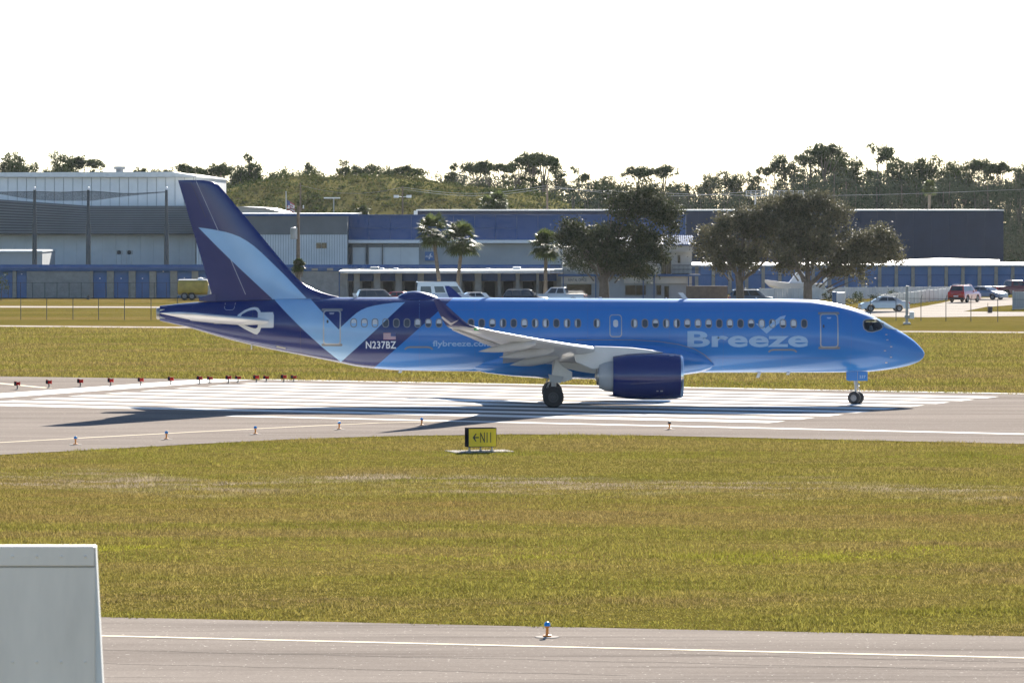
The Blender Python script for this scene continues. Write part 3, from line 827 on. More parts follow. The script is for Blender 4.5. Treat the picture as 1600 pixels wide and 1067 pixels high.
wso = decal('windscreen', ws_l, [tuple(range(len(ws_l)))], bvh_fus, M['wscreen'], fuselage, off=0.02, gx=0.12, gz=0.06)
bx0, bx1 = LX(1343), LX(1379)
cab = MB(); cab.box(bx0, bx1, -0.62, 0.55, LZ(522), LZ(503.5))
M['cockpit'] = mat('cockpit_lining', (0.06, 0.06, 0.065), 0.8)
cab.f = [f for i, f in enumerate(cab.f) if i != 2]; cab.m = [0] * len(cab.f)
cab.build('cockpit_lining', M['cockpit'], fuselage, fix=False)

# ---- tail end, antennas, satcom dome
te = MB(); te.lathe([(0.0, 0.05), (-0.02, 0.30), (-0.18, 0.305), (-0.22, 0.27), (-0.10, 0.22), (0.2, 0.20)], (LX(250) + 0.05, 0, LZ(489.7)), 'x', 24)
te.build('exhaust_outlet', M['hot'], jet, smooth=30)
te = MB(); te.box(LX(250.5), LX(261), -0.345, -0.33, LZ(497.5), LZ(483)); te.build('exhaust_panel', M['frame'], jet)
dome = MB()
rings = []
for i in range(15):
    a = i / 14.0
    x = LX(618) + (LX(690) - LX(618)) * a
    hgt = 0.46 * (math.sin(math.pi * min(1, a ** 0.8)) ** 0.75 if 0 < a < 1 else 0.001) + 0.001
    wd = 0.62 * (math.sin(math.pi * a) ** 0.6 if 0 < a < 1 else 0.001) + 0.002
    rings.append([(x, wd * math.cos(t), float(ftop(x)) - 0.14 + (hgt * math.sin(t) if math.sin(t) > 0 else 0.1 * math.sin(t))) for t in [2 * math.pi * k / 20 for k in range(20)]])
loft(rings).build('satcom_dome', M['navy'], jet, smooth=50)
def blade(px0, py0, px1, pyb, lean, m, yl=0.0, up=True):
    b = MB(); zb = LZ(pyb)
    b.prism([(LX(px0), zb), (LX(px1), zb), (LX(px1) + lean, LZ(py0)), (LX(px0) + lean, LZ(py0))], -0.02 + yl, 0.02 + yl)
    return b.build('antenna', m, jet, bevel=0.008)
blade(554.0, 458.3, 560, 466, -0.12, M['acwhite']); blade(760, 457.5, 767, 466.5, -0.25, M['acwhite']); blade(1068, 457.5, 1075.5, 467.5, -0.28, M['acwhite'])
blade(937, 464, 941.5, 467, -0.05, M['acwhite']); blade(1180.5, 464.5, 1182.5, 468, 0, M['acwhite']); blade(1040, 464.8, 1042, 467.5, 0, M['acwhite'])
blade(624, 582.5, 629, 577, -0.05, M['acwhite']); blade(1185, 590, 1190, 580, -0.12, M['acwhite']); blade(1230, 585.5, 1235, 580, -0.05, M['acwhite']); blade(392, 546, 394, 538, 0, M['frame'])

# ---- belly fairing
fb_px = [(722, 571, 0.04, 0.03), (735, 577, 0.8, 0.25), (760, 583, 1.25, 0.55), (800, 588, 1.62, 0.80), (857, 592, 1.90, 1.0), (940, 592.5, 1.96, 1.10), (1020, 590, 1.93, 1.08), (1065, 586.5, 1.80, 0.92), (1095, 582.5, 1.62, 0.66), (1110, 578, 1.40, 0.35), (1116, 572, 1.2, 0.05)]
secs = []
for px, pyb, hw, hh in fb_px:
    zb = LZ(pyb, -0.4)
    secs.append([(LX(px, -1.5), hw * (abs(math.cos(t)) ** 0.8) * (1 if math.cos(t) > 0 else -1), zb + hh + hh * (abs(math.sin(t)) ** 0.85) * (1 if math.sin(t) > 0 else -1)) for t in [2 * math.pi * k / 40 for k in range(40)]])
loft(secs).build('belly_fairing', M['blue'], jet, smooth=60)
line_decal('belly_fairing_joint', [(900, 531), (990, 531), (1030, 533.5), (1060, 538), (1085, 545), (1102, 555), (1111, 564), (1113, 570), (1110, 575), (1098, 579)], 0.035, -1.7, bvh_fus, M['trimgrey'], fuselage, off=0.008)

# ---- wings
def wing(s, parent):
    """s = -1 near side, +1 far side"""
    T = [  # y, leading-edge x, z, chord, thickness
        (1.2, 7.15, 2.38, 7.6, 0.125), (1.9, 6.45, 2.45, 6.9, 0.125), (3.6, 5.25, 2.68, 5.7, 0.12), (5.3, 4.25, 2.93, 4.65, 0.115), (7.5, 3.05, 3.18, 3.75, 0.105),
        (10.0, 1.72, 3.48, 3.05, 0.10), (12.5, 0.40, 3.80, 2.35, 0.095), (14.6, -0.72, 4.08, 1.75, 0.09), (16.1, -1.50, 4.29, 1.36, 0.085), (16.55, -1.74, 4.37, 1.26, 0.08)]
    secs = [af_ring(le, ch, th, lambda x, h, y=y, z=z, le=le, ch=ch: (x, s * y, z + h - (le - x) * 0.012)) for y, le, z, ch, th in T]
    w_ = loft(secs).build('wing', M['acwhite'], parent, smooth=45)
    W = [(16.55, 0.0, -1.74, 4.37, 1.26), (16.85, 0.35, -2.0, 4.47, 1.12), (17.10, 0.8, -2.32, 4.72, 0.95), (17.28, 1.0, -2.72, 5.08, 0.72), (17.42, 1.1, -3.12, 5.45, 0.48), (17.50, 1.15, -3.42, 5.70, 0.26)]
    secs = []
    for y, tl, le, z, ch in W:
        secs.append(af_ring(le, ch, 0.085, lambda x, h, y=y, z=z, tl=tl: (x, s * (y - h * math.sin(tl)), z + h * math.cos(tl))))
    wl = loft(secs).build('winglet', M['navy'], w_, smooth=45)
    # slat and flaps
    def panel(name, ys, f0, f1, drop, m, th=0.05):
        rows = []
        for y in ys:
            le = np.interp(y, [t[0] for t in T], [t[1] for t in T]); z = np.interp(y, [t[0] for t in T], [t[2] for t in T]); ch = np.interp(y, [t[0] for t in T], [t[3] for t in T])
            xa, xb = le - f0 * ch, le - f1 * ch
            za = z - f0 * ch * 0.012 - 0.03; zb_ = za - drop * (f1 - f0) * ch
            rows.append([(xa, s * y, za + 0.02), (xa * .6 + xb * .4, s * y, (za * .6 + zb_ * .4) + 0.05), (xb, s * y, zb_ + 0.012), (xb, s * y, zb_ - 0.012), (xa * .5 + xb * .5, s * y, (za + zb_) / 2 - th), (xa, s * y, za - th * 1.6)])
        return loft(rows).build(name, m, w_, smooth=30)
    panel('flap', [1.9, 3.6, 5.6], 0.76, 1.0, 0.12, M['acgrey'])
    panel('flap', [5.75, 7.5, 10.0, 12.4], 0.80, 1.0, 0.07, M['acgrey'])
    panel('aileron', [12.5, 14.5, 16.0], 0.78, 1.0, 0.05, M['acgrey'])
    # flap track fairings
    for y, x0, z0, x1, z1, r in ((11.2, 1.15, 3.42, -1.62, 3.04, 0.22), (8.2, 2.05, 3.02, -0.62, 2.66, 0.24), (4.9, 2.3, 2.62, -0.10, 2.16, 0.26)):
        rg = []
        for i in range(15):
            a = i / 14; x = x0 + (x1 - x0) * a; z = z0 + (z1 - z0) * a
            rr = max(0.004, r * (min(1, (a + .05) * 4.5) ** .6) * (1 if a < 0.45 else (1 - ((a - 0.45) / 0.55) ** 1.7)))
            rg.append([(x, s * y + 0.62 * rr * math.cos(t), z + 1.0 * rr * math.sin(t)) for t in [2 * math.pi * k / 16 for k in range(16)]])
        loft(rg).build('flap_track_fairing', M['acgrey'], w_, smooth=50)
    return w_, wl
def root_fairing(s):
    b = MB(); pts = [(858, 547), (900, 541), (938, 543), (947, 562), (945, 578), (932, 584), (905, 580), (882, 575)]
    b.prism([(LX(a, -2.6), LZ(c_, -2.6)) for a, c_ in pts], s * 1.6, s * 2.9); return b.build('wing_root_fairing', M['acwhite'], jet, bevel=0.02)
root_fairing(-1); root_fairing(1)
wing_n, winglet_n = wing(-1, jet)
wing_f, winglet_f = wing(1, jet)
bvh_wl = bvh_of(winglet_n.data)
M['logo'] = mat('winglet_mark', (0.55, 0.53, 0.55), 0.5)
poly_decal('winglet_mark', rp(4, 520, 440, [(652, 203), (690, 219), (740, 257), (790, 237), (742, 271), (733, 271), (690, 236)]), -16.95, bvh_wl, M['logo'], winglet_n, off=0.01, gx=0.1, gz=0.05)
nl = MB(); nl.lathe([(0.11, 0.005), (0.06, 0.04), (-0.12, 0.05), (-0.14, 0.01)], (LX(745, -16.5), -16.5, LZ(514.6, -16.5)), 'x', 12)
nl.build('navigation_light', M['green'], wing_n, smooth=50)

# ---- engines
def engine(s, parent):
    yl = s * 5.3; c = (0, yl, LZ(587.6, -5.3))
    X = lambda px: LX(px, -5.3)
    e = MB(); e.lathe([(X(1063), 1.075), (X(1055), 1.12), (X(1035), 1.165), (X(1005), 1.17), (X(980), 1.12), (X(960), 1.02), (X(957.5), 1.0), (X(957.5), 0.94), (X(985), 0.92)], c, 'x', 64)
    nac = e.build('nacelle', M['navy'], parent, smooth=40)
    e = MB(); e.lathe([(X(1063), 1.076), (X(1066), 1.045), (X(1067.3), 1.0), (X(1066.5), 0.955), (X(1062), 0.92), (X(1045), 0.90)], c, 'x', 64)
    e.build('intake_lip', M['lip'], nac, smooth=60)
    e = MB(); e.lathe([(X(1045), 0.90), (X(1040), 0.05)], c, 'x', 48); e.build('fan_face', M['dark'], nac)
    for k in range(18):
        a = 2 * math.pi * k / 18; b = MB()
        b.add([(X(1042), 0.25 * math.cos(a), 0.25 * math.sin(a)), (X(1040), 0.25 * math.cos(a + 0.3), 0.25 * math.sin(a + 0.3)), (X(1041), 0.88 * math.cos(a + 0.28), 0.88 * math.sin(a + 0.28)), (X(1043.5), 0.88 * math.cos(a + 0.02), 0.88 * math.sin(a + 0.02))], [(0, 1, 2, 3)])
        b.v = [(x, y + c[1], z + c[2]) for x, y, z in b.v]; b.build('fan_blade', M['hot'], nac)
    e = MB(); e.lathe([(X(1058), 0.01), (X(1053), 0.15), (X(1043), 0.27)], c, 'x', 24); e.build('spinner', M['darksteel'], nac, smooth=60)
    e = MB(); e.lathe([(X(985), 0.80), (X(960), 0.80), (X(945), 0.72), (X(936), 0.60), (X(936), 0.54), (X(950), 0.5)], c, 'x', 40); e.build('core_cowl', M['acgrey'], nac, smooth=40)
    e = MB(); e.lathe([(X(950), 0.48), (X(934), 0.46), (X(932), 0.40), (X(940), 0.34), (X(931.5), 0.22), (X(929), 0.03)], c, 'x', 32); e.build('exhaust_cone', M['hot'], nac, smooth=40)
    st = MB(); st.lathe([(-0.03, 0.1), (0, 0.1)], (X(1000), yl, c[2]), 'x', 8)
    e = MB(); e.prism([(X(985), LZ(597, -5.3)), (X(1060), LZ(592, -5.3)), (X(1060), LZ(594, -5.3)), (X(985), LZ(599, -5.3))], yl + s * 1.145, yl + s * 1.21); e.build('strake', M['navy'], nac)
    pts = [(1037, 550.3), (1015, 546.2), (985, 543.0), (955, 541.5), (930, 541), (895, 548), (900, 566), (925, 577), (945, 576), (957, 566), (975, 559), (1010, 553)]
    py = MB(); py.prism([(X(a), LZ(b, -5.3)) for a, b in pts], yl - 0.2, yl + 0.2); py.build('pylon', M['acwhite'], parent, bevel=0.06)
    e = MB(); e.prism([(X(948), LZ(618.5, -5.3)), (X(962), LZ(616, -5.3)), (X(985), LZ(622.2, -5.3)), (X(965), LZ(620.5, -5.3))], yl - 0.12, yl + 0.12); e.build('drain_mast', M['navy'], nac)
    return nac
eng_n = engine(-1, jet); eng_f = engine(1, jet)
bvh_en = bvh_of(eng_n.data)
line_decal('cowl_mark', [(1026, 611), (1029, 611)], 0.05, -6.4, bvh_en, M['jointpale'], eng_n); line_decal('cowl_mark', [(1032, 611), (1036, 611)], 0.06, -6.4, bvh_en, M['jointpale'], eng_n)
line_decal('cowl_mark', [(1046, 555.5), (1053, 555.5)], 0.03, -5.6, bvh_en, M['jointpale'], eng_n)

# ---- horizontal stabiliser
def stab(s, parent):
    T = [(0.5, -11.9, 4.19, 4.4, 0.10), (1.2, -12.25, 4.26, 4.0, 0.10), (3.2, -13.75, 4.46, 3.0, 0.095), (5.6, -15.35, 4.70, 1.95, 0.09), (6.2, -15.85, 4.76, 1.55, 0.085), (6.32, -16.2, 4.775, 1.15, 0.06)]
    secs = [af_ring(le, ch, th, lambda x, h, y=y, z=z, le=le: (x, s * y, z + h - 0.02 * (x - le + 1.0))) for y, le, z, ch, th in T]
    return loft(secs).build('stabiliser', M['acwhite'], parent, smooth=45)
stab_n = stab(-1, jet); stab_f = stab(1, jet)
r3 = lambda pts: rp(7.619, 240, 460, pts)
poly_decal('stabiliser_wear_plate', r3([(1240, 215), (1420, 212), (1432, 250), (1430, 390), (1415, 397), (1240, 397)]), -1.15, bvh_fus, M['acwhite'], fuselage, off=0.006)
outer = r3([(1000, 245), (1080, 190), (1150, 162), (1200, 155), (1240, 162), (1270, 200), (1282, 260), (1285, 380), (1265, 440), (1230, 478), (1195, 470), (1080, 410), (970, 345), (980, 300)])
inner = r3([(1050, 238), (1110, 205), (1160, 190), (1195, 185), (1220, 192), (1242, 220), (1250, 265), (1250, 365), (1235, 395), (1210, 405), (1180, 400), (1090, 370), (1010, 335), (1020, 290)])
ring_decal('stabiliser_seal', [(LX(a, -1.15), LZ(b, -1.15)) for a, b in outer], [(LX(a, -1.15), LZ(b, -1.15)) for a, b in inner], bvh_fus, M['acwhite'], fuselage, off=0.012)
poly_decal('stabiliser_wear_plate', r3([(710, 292), (800, 290), (980, 325), (960, 350), (720, 350), (706, 335)]), -1.0, bvh_fus, M['acgrey'], fuselage, off=0.01)

# ---- landing gear
def wheel(x, y, z, r, w, parent, ang=0.0, rimr=0.5, rimm=None):
    t = MB(); t.lathe([(-w / 2, r * rimr), (-w / 2, r * 0.86), (-w * 0.36, r * 0.97), (-w * 0.15, r), (w * 0.15, r), (w * 0.36, r * 0.97), (w / 2, r * 0.86), (w / 2, r * rimr)], (0, 0, 0), 'y', 36)
    t.rot(ang); t.v = [(a + x, b + y, c_ + z) for a, b, c_ in t.v]
    o = t.build('wheel', M['tyre'], parent, smooth=40)
    q = MB(); q.lathe([(-w * 0.42, 0.01), (-w * 0.46, r * 0.16), (-w * 0.36, r * 0.2), (-w * 0.33, r * 0.4), (-w * 0.47, r * 0.46), (-w * 0.47, r * 0.54), (w * 0.47, r * 0.54), (w * 0.4, 0.02)], (0, 0, 0), 'y', 28)
    q.rot(ang); q.v = [(a + x, b + y, c_ + z) for a, b, c_ in q.v]
    q.build('rim', rimm or M['rim'], o, smooth=30)
    return o
M['darkrim'] = mat('dark_wheel_hub', (0.05, 0.05, 0.055), 0.5, metal=0.3)
def main_gear(s):
    yl = s * 3.35; gx = LX(864.5, -3.6)
    root = MB(); root.tube([(gx + 0.12, yl, 2.55), (gx + 0.03, yl, 1.2), (gx, yl, 0.55)], [0.15, 0.13, 0.10], 14)
    root.tube([(gx, yl - 0.55, 0.53), (gx, yl + 0.55, 0.53)], 0.08, 12)
    root.tube([(gx - 0.03, yl, 1.5), (gx - 0.28, yl, 1.05), (gx - 0.06, yl, 0.7)], 0.035, 8)
    root.tube([(gx + 0.1, yl, 1.8), (gx + 0.3, yl - s * 1.2, 2.2)], 0.07, 8)
    root.tube([(gx - 0.2, yl - 0.1, 1.25), (gx - 0.33, yl - 0.1, 1.0), (gx - 0.22, yl - 0.1, 0.8)], 0.02, 6)
    o = root.build('main_gear_leg', M['acgrey'], jet, smooth=40)
    for d in (-0.43, 0.43): wheel(gx, yl + d, 0.53, 0.53, 0.38, o, rimm=M['darkrim'])
    yd = yl + s * 0.27
    dp = [(868.5, 560), (880, 573), (894, 581), (894, 592.5), (880, 597), (866, 592), (862.5, 586)]
    b = MB(); b.prism([(LX(a, -3.6), LZ(b_, -3.6)) for a, b_ in dp], yd, yd + s * 0.05); b.build('gear_door', M['acwhite'], o, bevel=0.01)
    dp = [(856.5, 584.5), (880.5, 588.5), (876, 598.5), (859.5, 596.5)]
    b = MB(); b.prism([(LX(a, -3.7), LZ(b_, -3.7)) for a, b_ in dp], yd + s * 0.12, yd + s * 0.17); b.build('gear_door', M['acgrey'], o, bevel=0.01)
main_gear(-1); main_gear(1)
gx = LX(1337.3); st = R(-27)
ng = MB(); ng.tube([(gx, 0, 2.0), (gx, 0, 1.0)], [0.11, 0.10], 14); ng.tube([(gx, 0, 1.05), (gx, 0, 0.34)], [0.07, 0.065], 12)
ng.tube([(gx - 0.02, 0, 1.0), (gx + 0.2, 0, 0.72), (gx + 0.02, 0, 0.45)], 0.03, 8); ng.tube([(gx, -0.16, 0.86), (gx, 0.16, 0.86)], 0.05, 8); ng.tube([(gx + 0.05, 0, 1.2), (gx + 0.55, 0, 1.75)], 0.045, 8)
ng.tube([(gx - 0.1, -0.1, 0.75), (gx - 0.35, -0.12, 0.68)], 0.02, 6)
ng.tube([(gx - 0.24 * math.sin(-st), -0.24 * math.cos(st), 0.335), (gx + 0.24 * math.sin(-st), 0.24 * math.cos(st), 0.335)], 0.05, 10)
no_ = ng.build('nose_gear_leg', M['acgrey'], jet, smooth=40)
for d in (-0.22, 0.22): wheel(gx + d * math.sin(-st), d * math.cos(st), 0.335, 0.335, 0.2, no_, st, 0.5)
for sd in (-1, 1):
    for a0, a1 in ((1323.3, 1338.8), (1339.3, 1354.6)):
        b = MB(); b.box(LX(a0), LX(a1), sd * 0.42 - 0.015, sd * 0.42 + 0.015, LZ(594.3), LZ(580.0)); gd = b.build('gear_door', M['blue'], no_, bevel=0.006)
vs, fs = text2d('237', LX(1341.8), LX(1351.5), LZ(590.2), LZ(586), 0.01)
b = MB(); b.add([(x, -0.438, z) for x, z in vs], fs); b.build('door_number', M['lettering'], no_, fix=False)
ll = MB(); ll.lathe([(0.0, 0.09), (0.05, 0.08), (0.06, 0.01)], (gx + 0.12, -0.12, 0.98), 'x', 12); ll.build('taxi_lamp', M['lip'], no_, smooth=40)
# landing light in the wing root
poly_decal('landing_light', [(1072, 577), (1080, 574.8), (1087, 576), (1084, 579), (1074, 580)], -1.3, bvh_fus, M['frame'], fuselage, off=0.06)

# ---- pilot at the side window
def pilot():
    bm = bmesh.new()
    pts = [((0, 0, 0), .17), ((0.02, 0, .22), .19), ((0.02, 0, .44), .17), ((0.03, 0, .55), .065), ((0.05, 0, .66), .095), ((0.06, 0, .80), .10),
           ((0.04, -.19, .45), .075), ((0.12, -.25, .22), .055), ((0.36, -.20, .26), .042), ((0.46, -.18, .30), .045),
           ((0.04, .19, .45), .075), ((0.12, .25, .22), .055), ((0.36, .20, .26), .042), ((0.46, .18, .30), .045)]
    ed = [(0, 1), (1, 2), (2, 3), (3, 4), (4, 5), (2, 6), (6, 7), (7, 8), (8, 9), (2, 10), (10, 11), (11, 12), (12, 13)]
    me = bpy.data.meshes.new('person'); me.from_pydata([p[0] for p in pts], ed, [])
    o = link_mesh('person', me, None)
    sk = o.modifiers.new('skin', 'SKIN')
    for i, p in enumerate(pts): me.skin_vertices[0].data[i].radius = (p[1], p[1])
    me.skin_vertices[0].data[0].use_root = True
    o.modifiers.new('sub', 'SUBSURF').levels = 1
    o.modifiers['sub'].render_levels = 2
    return o
pm, nt_, out_ = new_mat('pilot_shirt_and_skin')
tc_ = N(nt_, 'ShaderNodeTexCoord'); sx_ = N(nt_, 'ShaderNodeSeparateXYZ'); nt_.links.new(tc_.outputs['Object'], sx_.inputs[0])
gt_ = N(nt_, 'ShaderNodeMath', operation='GREATER_THAN'); gt_.inputs[1].default_value = 0.54; nt_.links.new(sx_.outputs['Z'], gt_.inputs[0])
mc_ = N(nt_, 'ShaderNodeMixRGB'); mc_.inputs[1].default_value = (0.75, 0.76, 0.8, 1); mc_.inputs[2].default_value = (0.35, 0.22, 0.16, 1); nt_.links.new(gt_.outputs[0], mc_.inputs[0])
b_ = N(nt_, 'ShaderNodeBsdfPrincipled'); nt_.links.new(mc_.outputs[0], b_.inputs['Base Color']); nt_.links.new(b_.outputs[0], out_.inputs[0])
pil = pilot(); pil.data.materials.append(pm)
pil.location = (LX(1359), AY - 0.42, LZ(521.5)); pil.scale = (0.78, 0.78, 0.78)
tag(pil, 'pilot in a white shirt seated behind the cockpit side window', 'person')
# ------------------------------------------------------------------ vegetation helpers
def quads_mesh(name, cen, size, seed, flat=0.0, aspect=0.6):
    r = np.random.default_rng(seed)
    n = len(cen)
    nrm = r.normal(0, 1, (n, 3)); nrm[:, 2] += flat
    nrm /= np.linalg.norm(nrm, axis=1)[:, None]
    t = r.normal(0, 1, (n, 3)); a = np.cross(nrm, t); a /= np.linalg.norm(a, axis=1)[:, None]
    b = np.cross(nrm, a)
    s = (size * r.uniform(0.6, 1.4, n))[:, None]
    a = a * s * 0.5; b = b * s * 0.5 * aspect
    vs = np.stack([cen - a, cen - b * 1.0, cen + a, cen + b], 1).astype(np.float32)
    me = bpy.data.meshes.new(name)
    me.vertices.add(4 * n); me.vertices.foreach_set('co', vs.reshape(-1))
    me.loops.add(4 * n); me.loops.foreach_set('vertex_index', np.arange(4 * n, dtype=np.int32))
    me.polygons.add(n); me.polygons.foreach_set('loop_start', np.arange(0, 4 * n, 4, dtype=np.int32))
    me.update()
    return me

def lobe_points(r, lobes, n, clump=0.35, per=26):
    """leaf centres gathered in clumps through a set of ellipsoid lobes (x, y, z, rx, ry, rz)"""
    vol = np.array([l[3] * l[4] * l[5] for l in lobes]) ** 0.8; vol /= vol.sum()
    out = []
    nc = max(1, n // per)
    for k in r.choice(len(lobes), nc, p=vol):
        x, y, z, rx, ry, rz = lobes[k]
        d = r.normal(0, 1, 3); d /= np.linalg.norm(d)
        rad = r.uniform(0.45, 1.0) ** 0.6
        c = np.array([x, y, z]) + d * rad * np.array([rx, ry, rz])
        m = int(per * r.uniform(0.5, 1.5))
        out.append(c + r.normal(0, 1, (m, 3)) * clump * np.array([1.1, 1.1, 0.75]))
    return np.concatenate(out)

M['oakleaf'] = leaf_mat('oak_leaves', [(0.32, (0.026, 0.036, 0.018)), (0.5, (0.052, 0.062, 0.028)), (0.68, (0.11, 0.105, 0.052))], 0.18, 1.3, 0.65, 0.12)
M['oakleaf2'] = leaf_mat('dry_oak_leaves', [(0.32, (0.055, 0.058, 0.036)), (0.5, (0.105, 0.10, 0.058)), (0.68, (0.18, 0.16, 0.095))], 0.22, 1.3, 0.62, 0.14)
M['pineleaf'] = leaf_mat('pine_needles', [(0.3, (0.030, 0.045, 0.018)), (0.6, (0.055, 0.075, 0.028)), (0.8, (0.085, 0.095, 0.035))], 0.14, 0.25, 0.8, 0.0, (0.75, 1.25))
M['woodleaf'] = leaf_mat('woodland_leaves', [(0.30, (0.034, 0.052, 0.034)), (0.5, (0.056, 0.070, 0.048)), (0.60, (0.078, 0.080, 0.058)), (0.8, (0.105, 0.096, 0.075))], 0.14, 0.05, 0.8, 0.0, (0.8, 1.2))  # lighter, cooler, flatter greens: some distance haze is painted into the leaves
M['scrub'] = leaf_mat('hill_scrub_leaves', [(0.36, (0.030, 0.048, 0.018)), (0.5, (0.075, 0.088, 0.030)), (0.62, (0.105, 0.098, 0.042))], 0.22, 0.11, 0.8, 0.0, (0.8, 1.2))
M['palmleaf'] = leaf_mat('palm_fronds', [(0.3, (0.045, 0.065, 0.018)), (0.6, (0.09, 0.11, 0.032)), (0.8, (0.15, 0.13, 0.05))], 0.3, 0.9, 0.55, 0.25)

# ---- hill
hx = [200, 300, 340, 420, 500, 600, 700, 780, 840, 890, 960]; hy = [325, 303, 293, 288, 284, 286, 291, 298, 311, 328, 350]
HY = 735.0
hprof = pchip([XP(a, HY) for a in hx], [max(0.0, ZP(b, HY)) for b in hy])
def hill_z(x, y):
    base = float(hprof(x))
    t = min(1, max(0, (y - 640) / (HY - 640)))
    s = t * t * (3 - 2 * t)
    if y > HY: s = max(0.0, 1 - ((y - HY) / 120) ** 2)
    nz = math.sin(x * 0.11 + y * 0.05) * 0.7 + math.sin(x * 0.27 - y * 0.13 + 1) * 0.45 + math.sin(x * 0.06 + 2) * 0.8
    return base * s + nz * s * 0.9 * min(1, base / 6)
NX, NY = 110, 36
xs_ = np.linspace(XP(200, HY), XP(960, HY), NX); ys_ = np.linspace(640, 850, NY)
hb = MB(); hb.add([(x, y, hill_z(x, y) - 0.03) for y in ys_ for x in xs_], [(j * NX + i, j * NX + i + 1, (j + 1) * NX + i + 1, (j + 1) * NX + i) for j in range(NY - 1) for i in range(NX - 1)])
M['hill'] = mat('dry_hill_grass', (0.115, 0.105, 0.042), 1.0, vary=0.45, scale=0.12, spec=0.0)
hill = hb.build('hill', M['hill'], smooth=80); tag(hill, 'scrub covered hill behind the hangars', 'hill', kind='structure')
r = np.random.default_rng(21)
cs = []
for _ in range(560):
    x = r.uniform(xs_[0], xs_[-1]); y = r.uniform(655, 740)
    if float(hprof(x)) < 1.5: continue
    z = hill_z(x, y); sz = 0.45 + 1.7 * r.random() ** 2.5
    m = int(45 * sz)
    p = r.normal(0, 1, (m, 3)) * np.array([sz * 0.8, sz * 0.8, sz * 0.34]); p[:, 2] = np.abs(p[:, 2])
    cs.append(p + np.array([x, y, z]))
for _ in range(16000):
    x = r.uniform(xs_[0], xs_[-1]); y = r.uniform(645, 740)
    cs.append(np.array([[x, y, hill_z(x, y) + 0.15]]))
sc = link_mesh('hill_scrub', quads_mesh('hill_scrub', np.concatenate(cs), 0.42, 3, 0.4), M['scrub'])
tag(sc, 'green and tan scrub bushes covering the hill', 'shrubs', kind='stuff')

# ---- distant wood (one mass) and the trees that stand out of it
wtop = pchip([-200, 0, 150, 300, 400, 500, 600, 700, 800, 900, 1000, 1100, 1160, 1230, 1300, 1400, 1500, 1600, 1800],
             [300, 292, 286, 266, 268, 266, 262, 266, 266, 276, 280, 284, 276, 262, 258, 262, 264, 262, 262])
cs, tr = [], MB()
r = np.random.default_rng(31)
for i in range(520):
    px = r.uniform(-60, 1660); Y = r.uniform(800, 980)
    if px > 880: Y = r.uniform(660, 960)
    base_top = float(wtop(px)); f = 1 - (Y - 660) / 320 * 0.0
    lower = r.random() ** 1.6
    ztop = ZP(base_top + r.uniform(-3, 10) + (40 * lower if px > 880 else 14 * lower), Y)
    x = XP(px, Y); ch = r.uniform(3.5, 7.5); cr = r.uniform(2.2, 4.2)
    lobes = [(x + r.normal(0, cr * 0.45), Y + r.normal(0, 1.5), ztop - ch * r.uniform(0.2, 0.9), cr * r.uniform(.4, .75), cr * .6, ch * r.uniform(.16, .32)) for _ in range(6)]
    lobes.append((x, Y, max(2.0, ztop - ch - 2), cr * 1.1, cr * 0.8, ch * 0.8)); lobes.append((x + r.normal(0, 3), Y, max(1.5, (ztop - ch) * .5), cr * 1.3, cr, max(2, (ztop - ch) * .5)))
    cs.append(lobe_points(r, lobes, 1150, 0.42, 26))
    tr.tube([(x, Y, 0), (x + r.normal(0, .3), Y, ztop - ch * 0.3)], [0.22, 0.08], 5)
for i in range(150):                                # leafless grey undergrowth at the right
    px = r.uniform(900, 1660); Y = r.uniform(650, 700); x = XP(px, Y)
    zt = r.uniform(3, 9)
    cs.append(lobe_points(r, [(x, Y, zt * 0.55, 3.2, 2, zt * 0.5)], 170, 0.5, 12))
wood = link_mesh('distant_woodland', quads_mesh('distant_woodland', np.concatenate(cs), 0.35, 4, 0.2), M['woodleaf'])
tag(wood, 'hazy grey green wood closing the horizon', 'woodland', kind='stuff')
o = tr.build('trunks', M['bark'], wood, fix=False); o['kind'] = 'stuff'

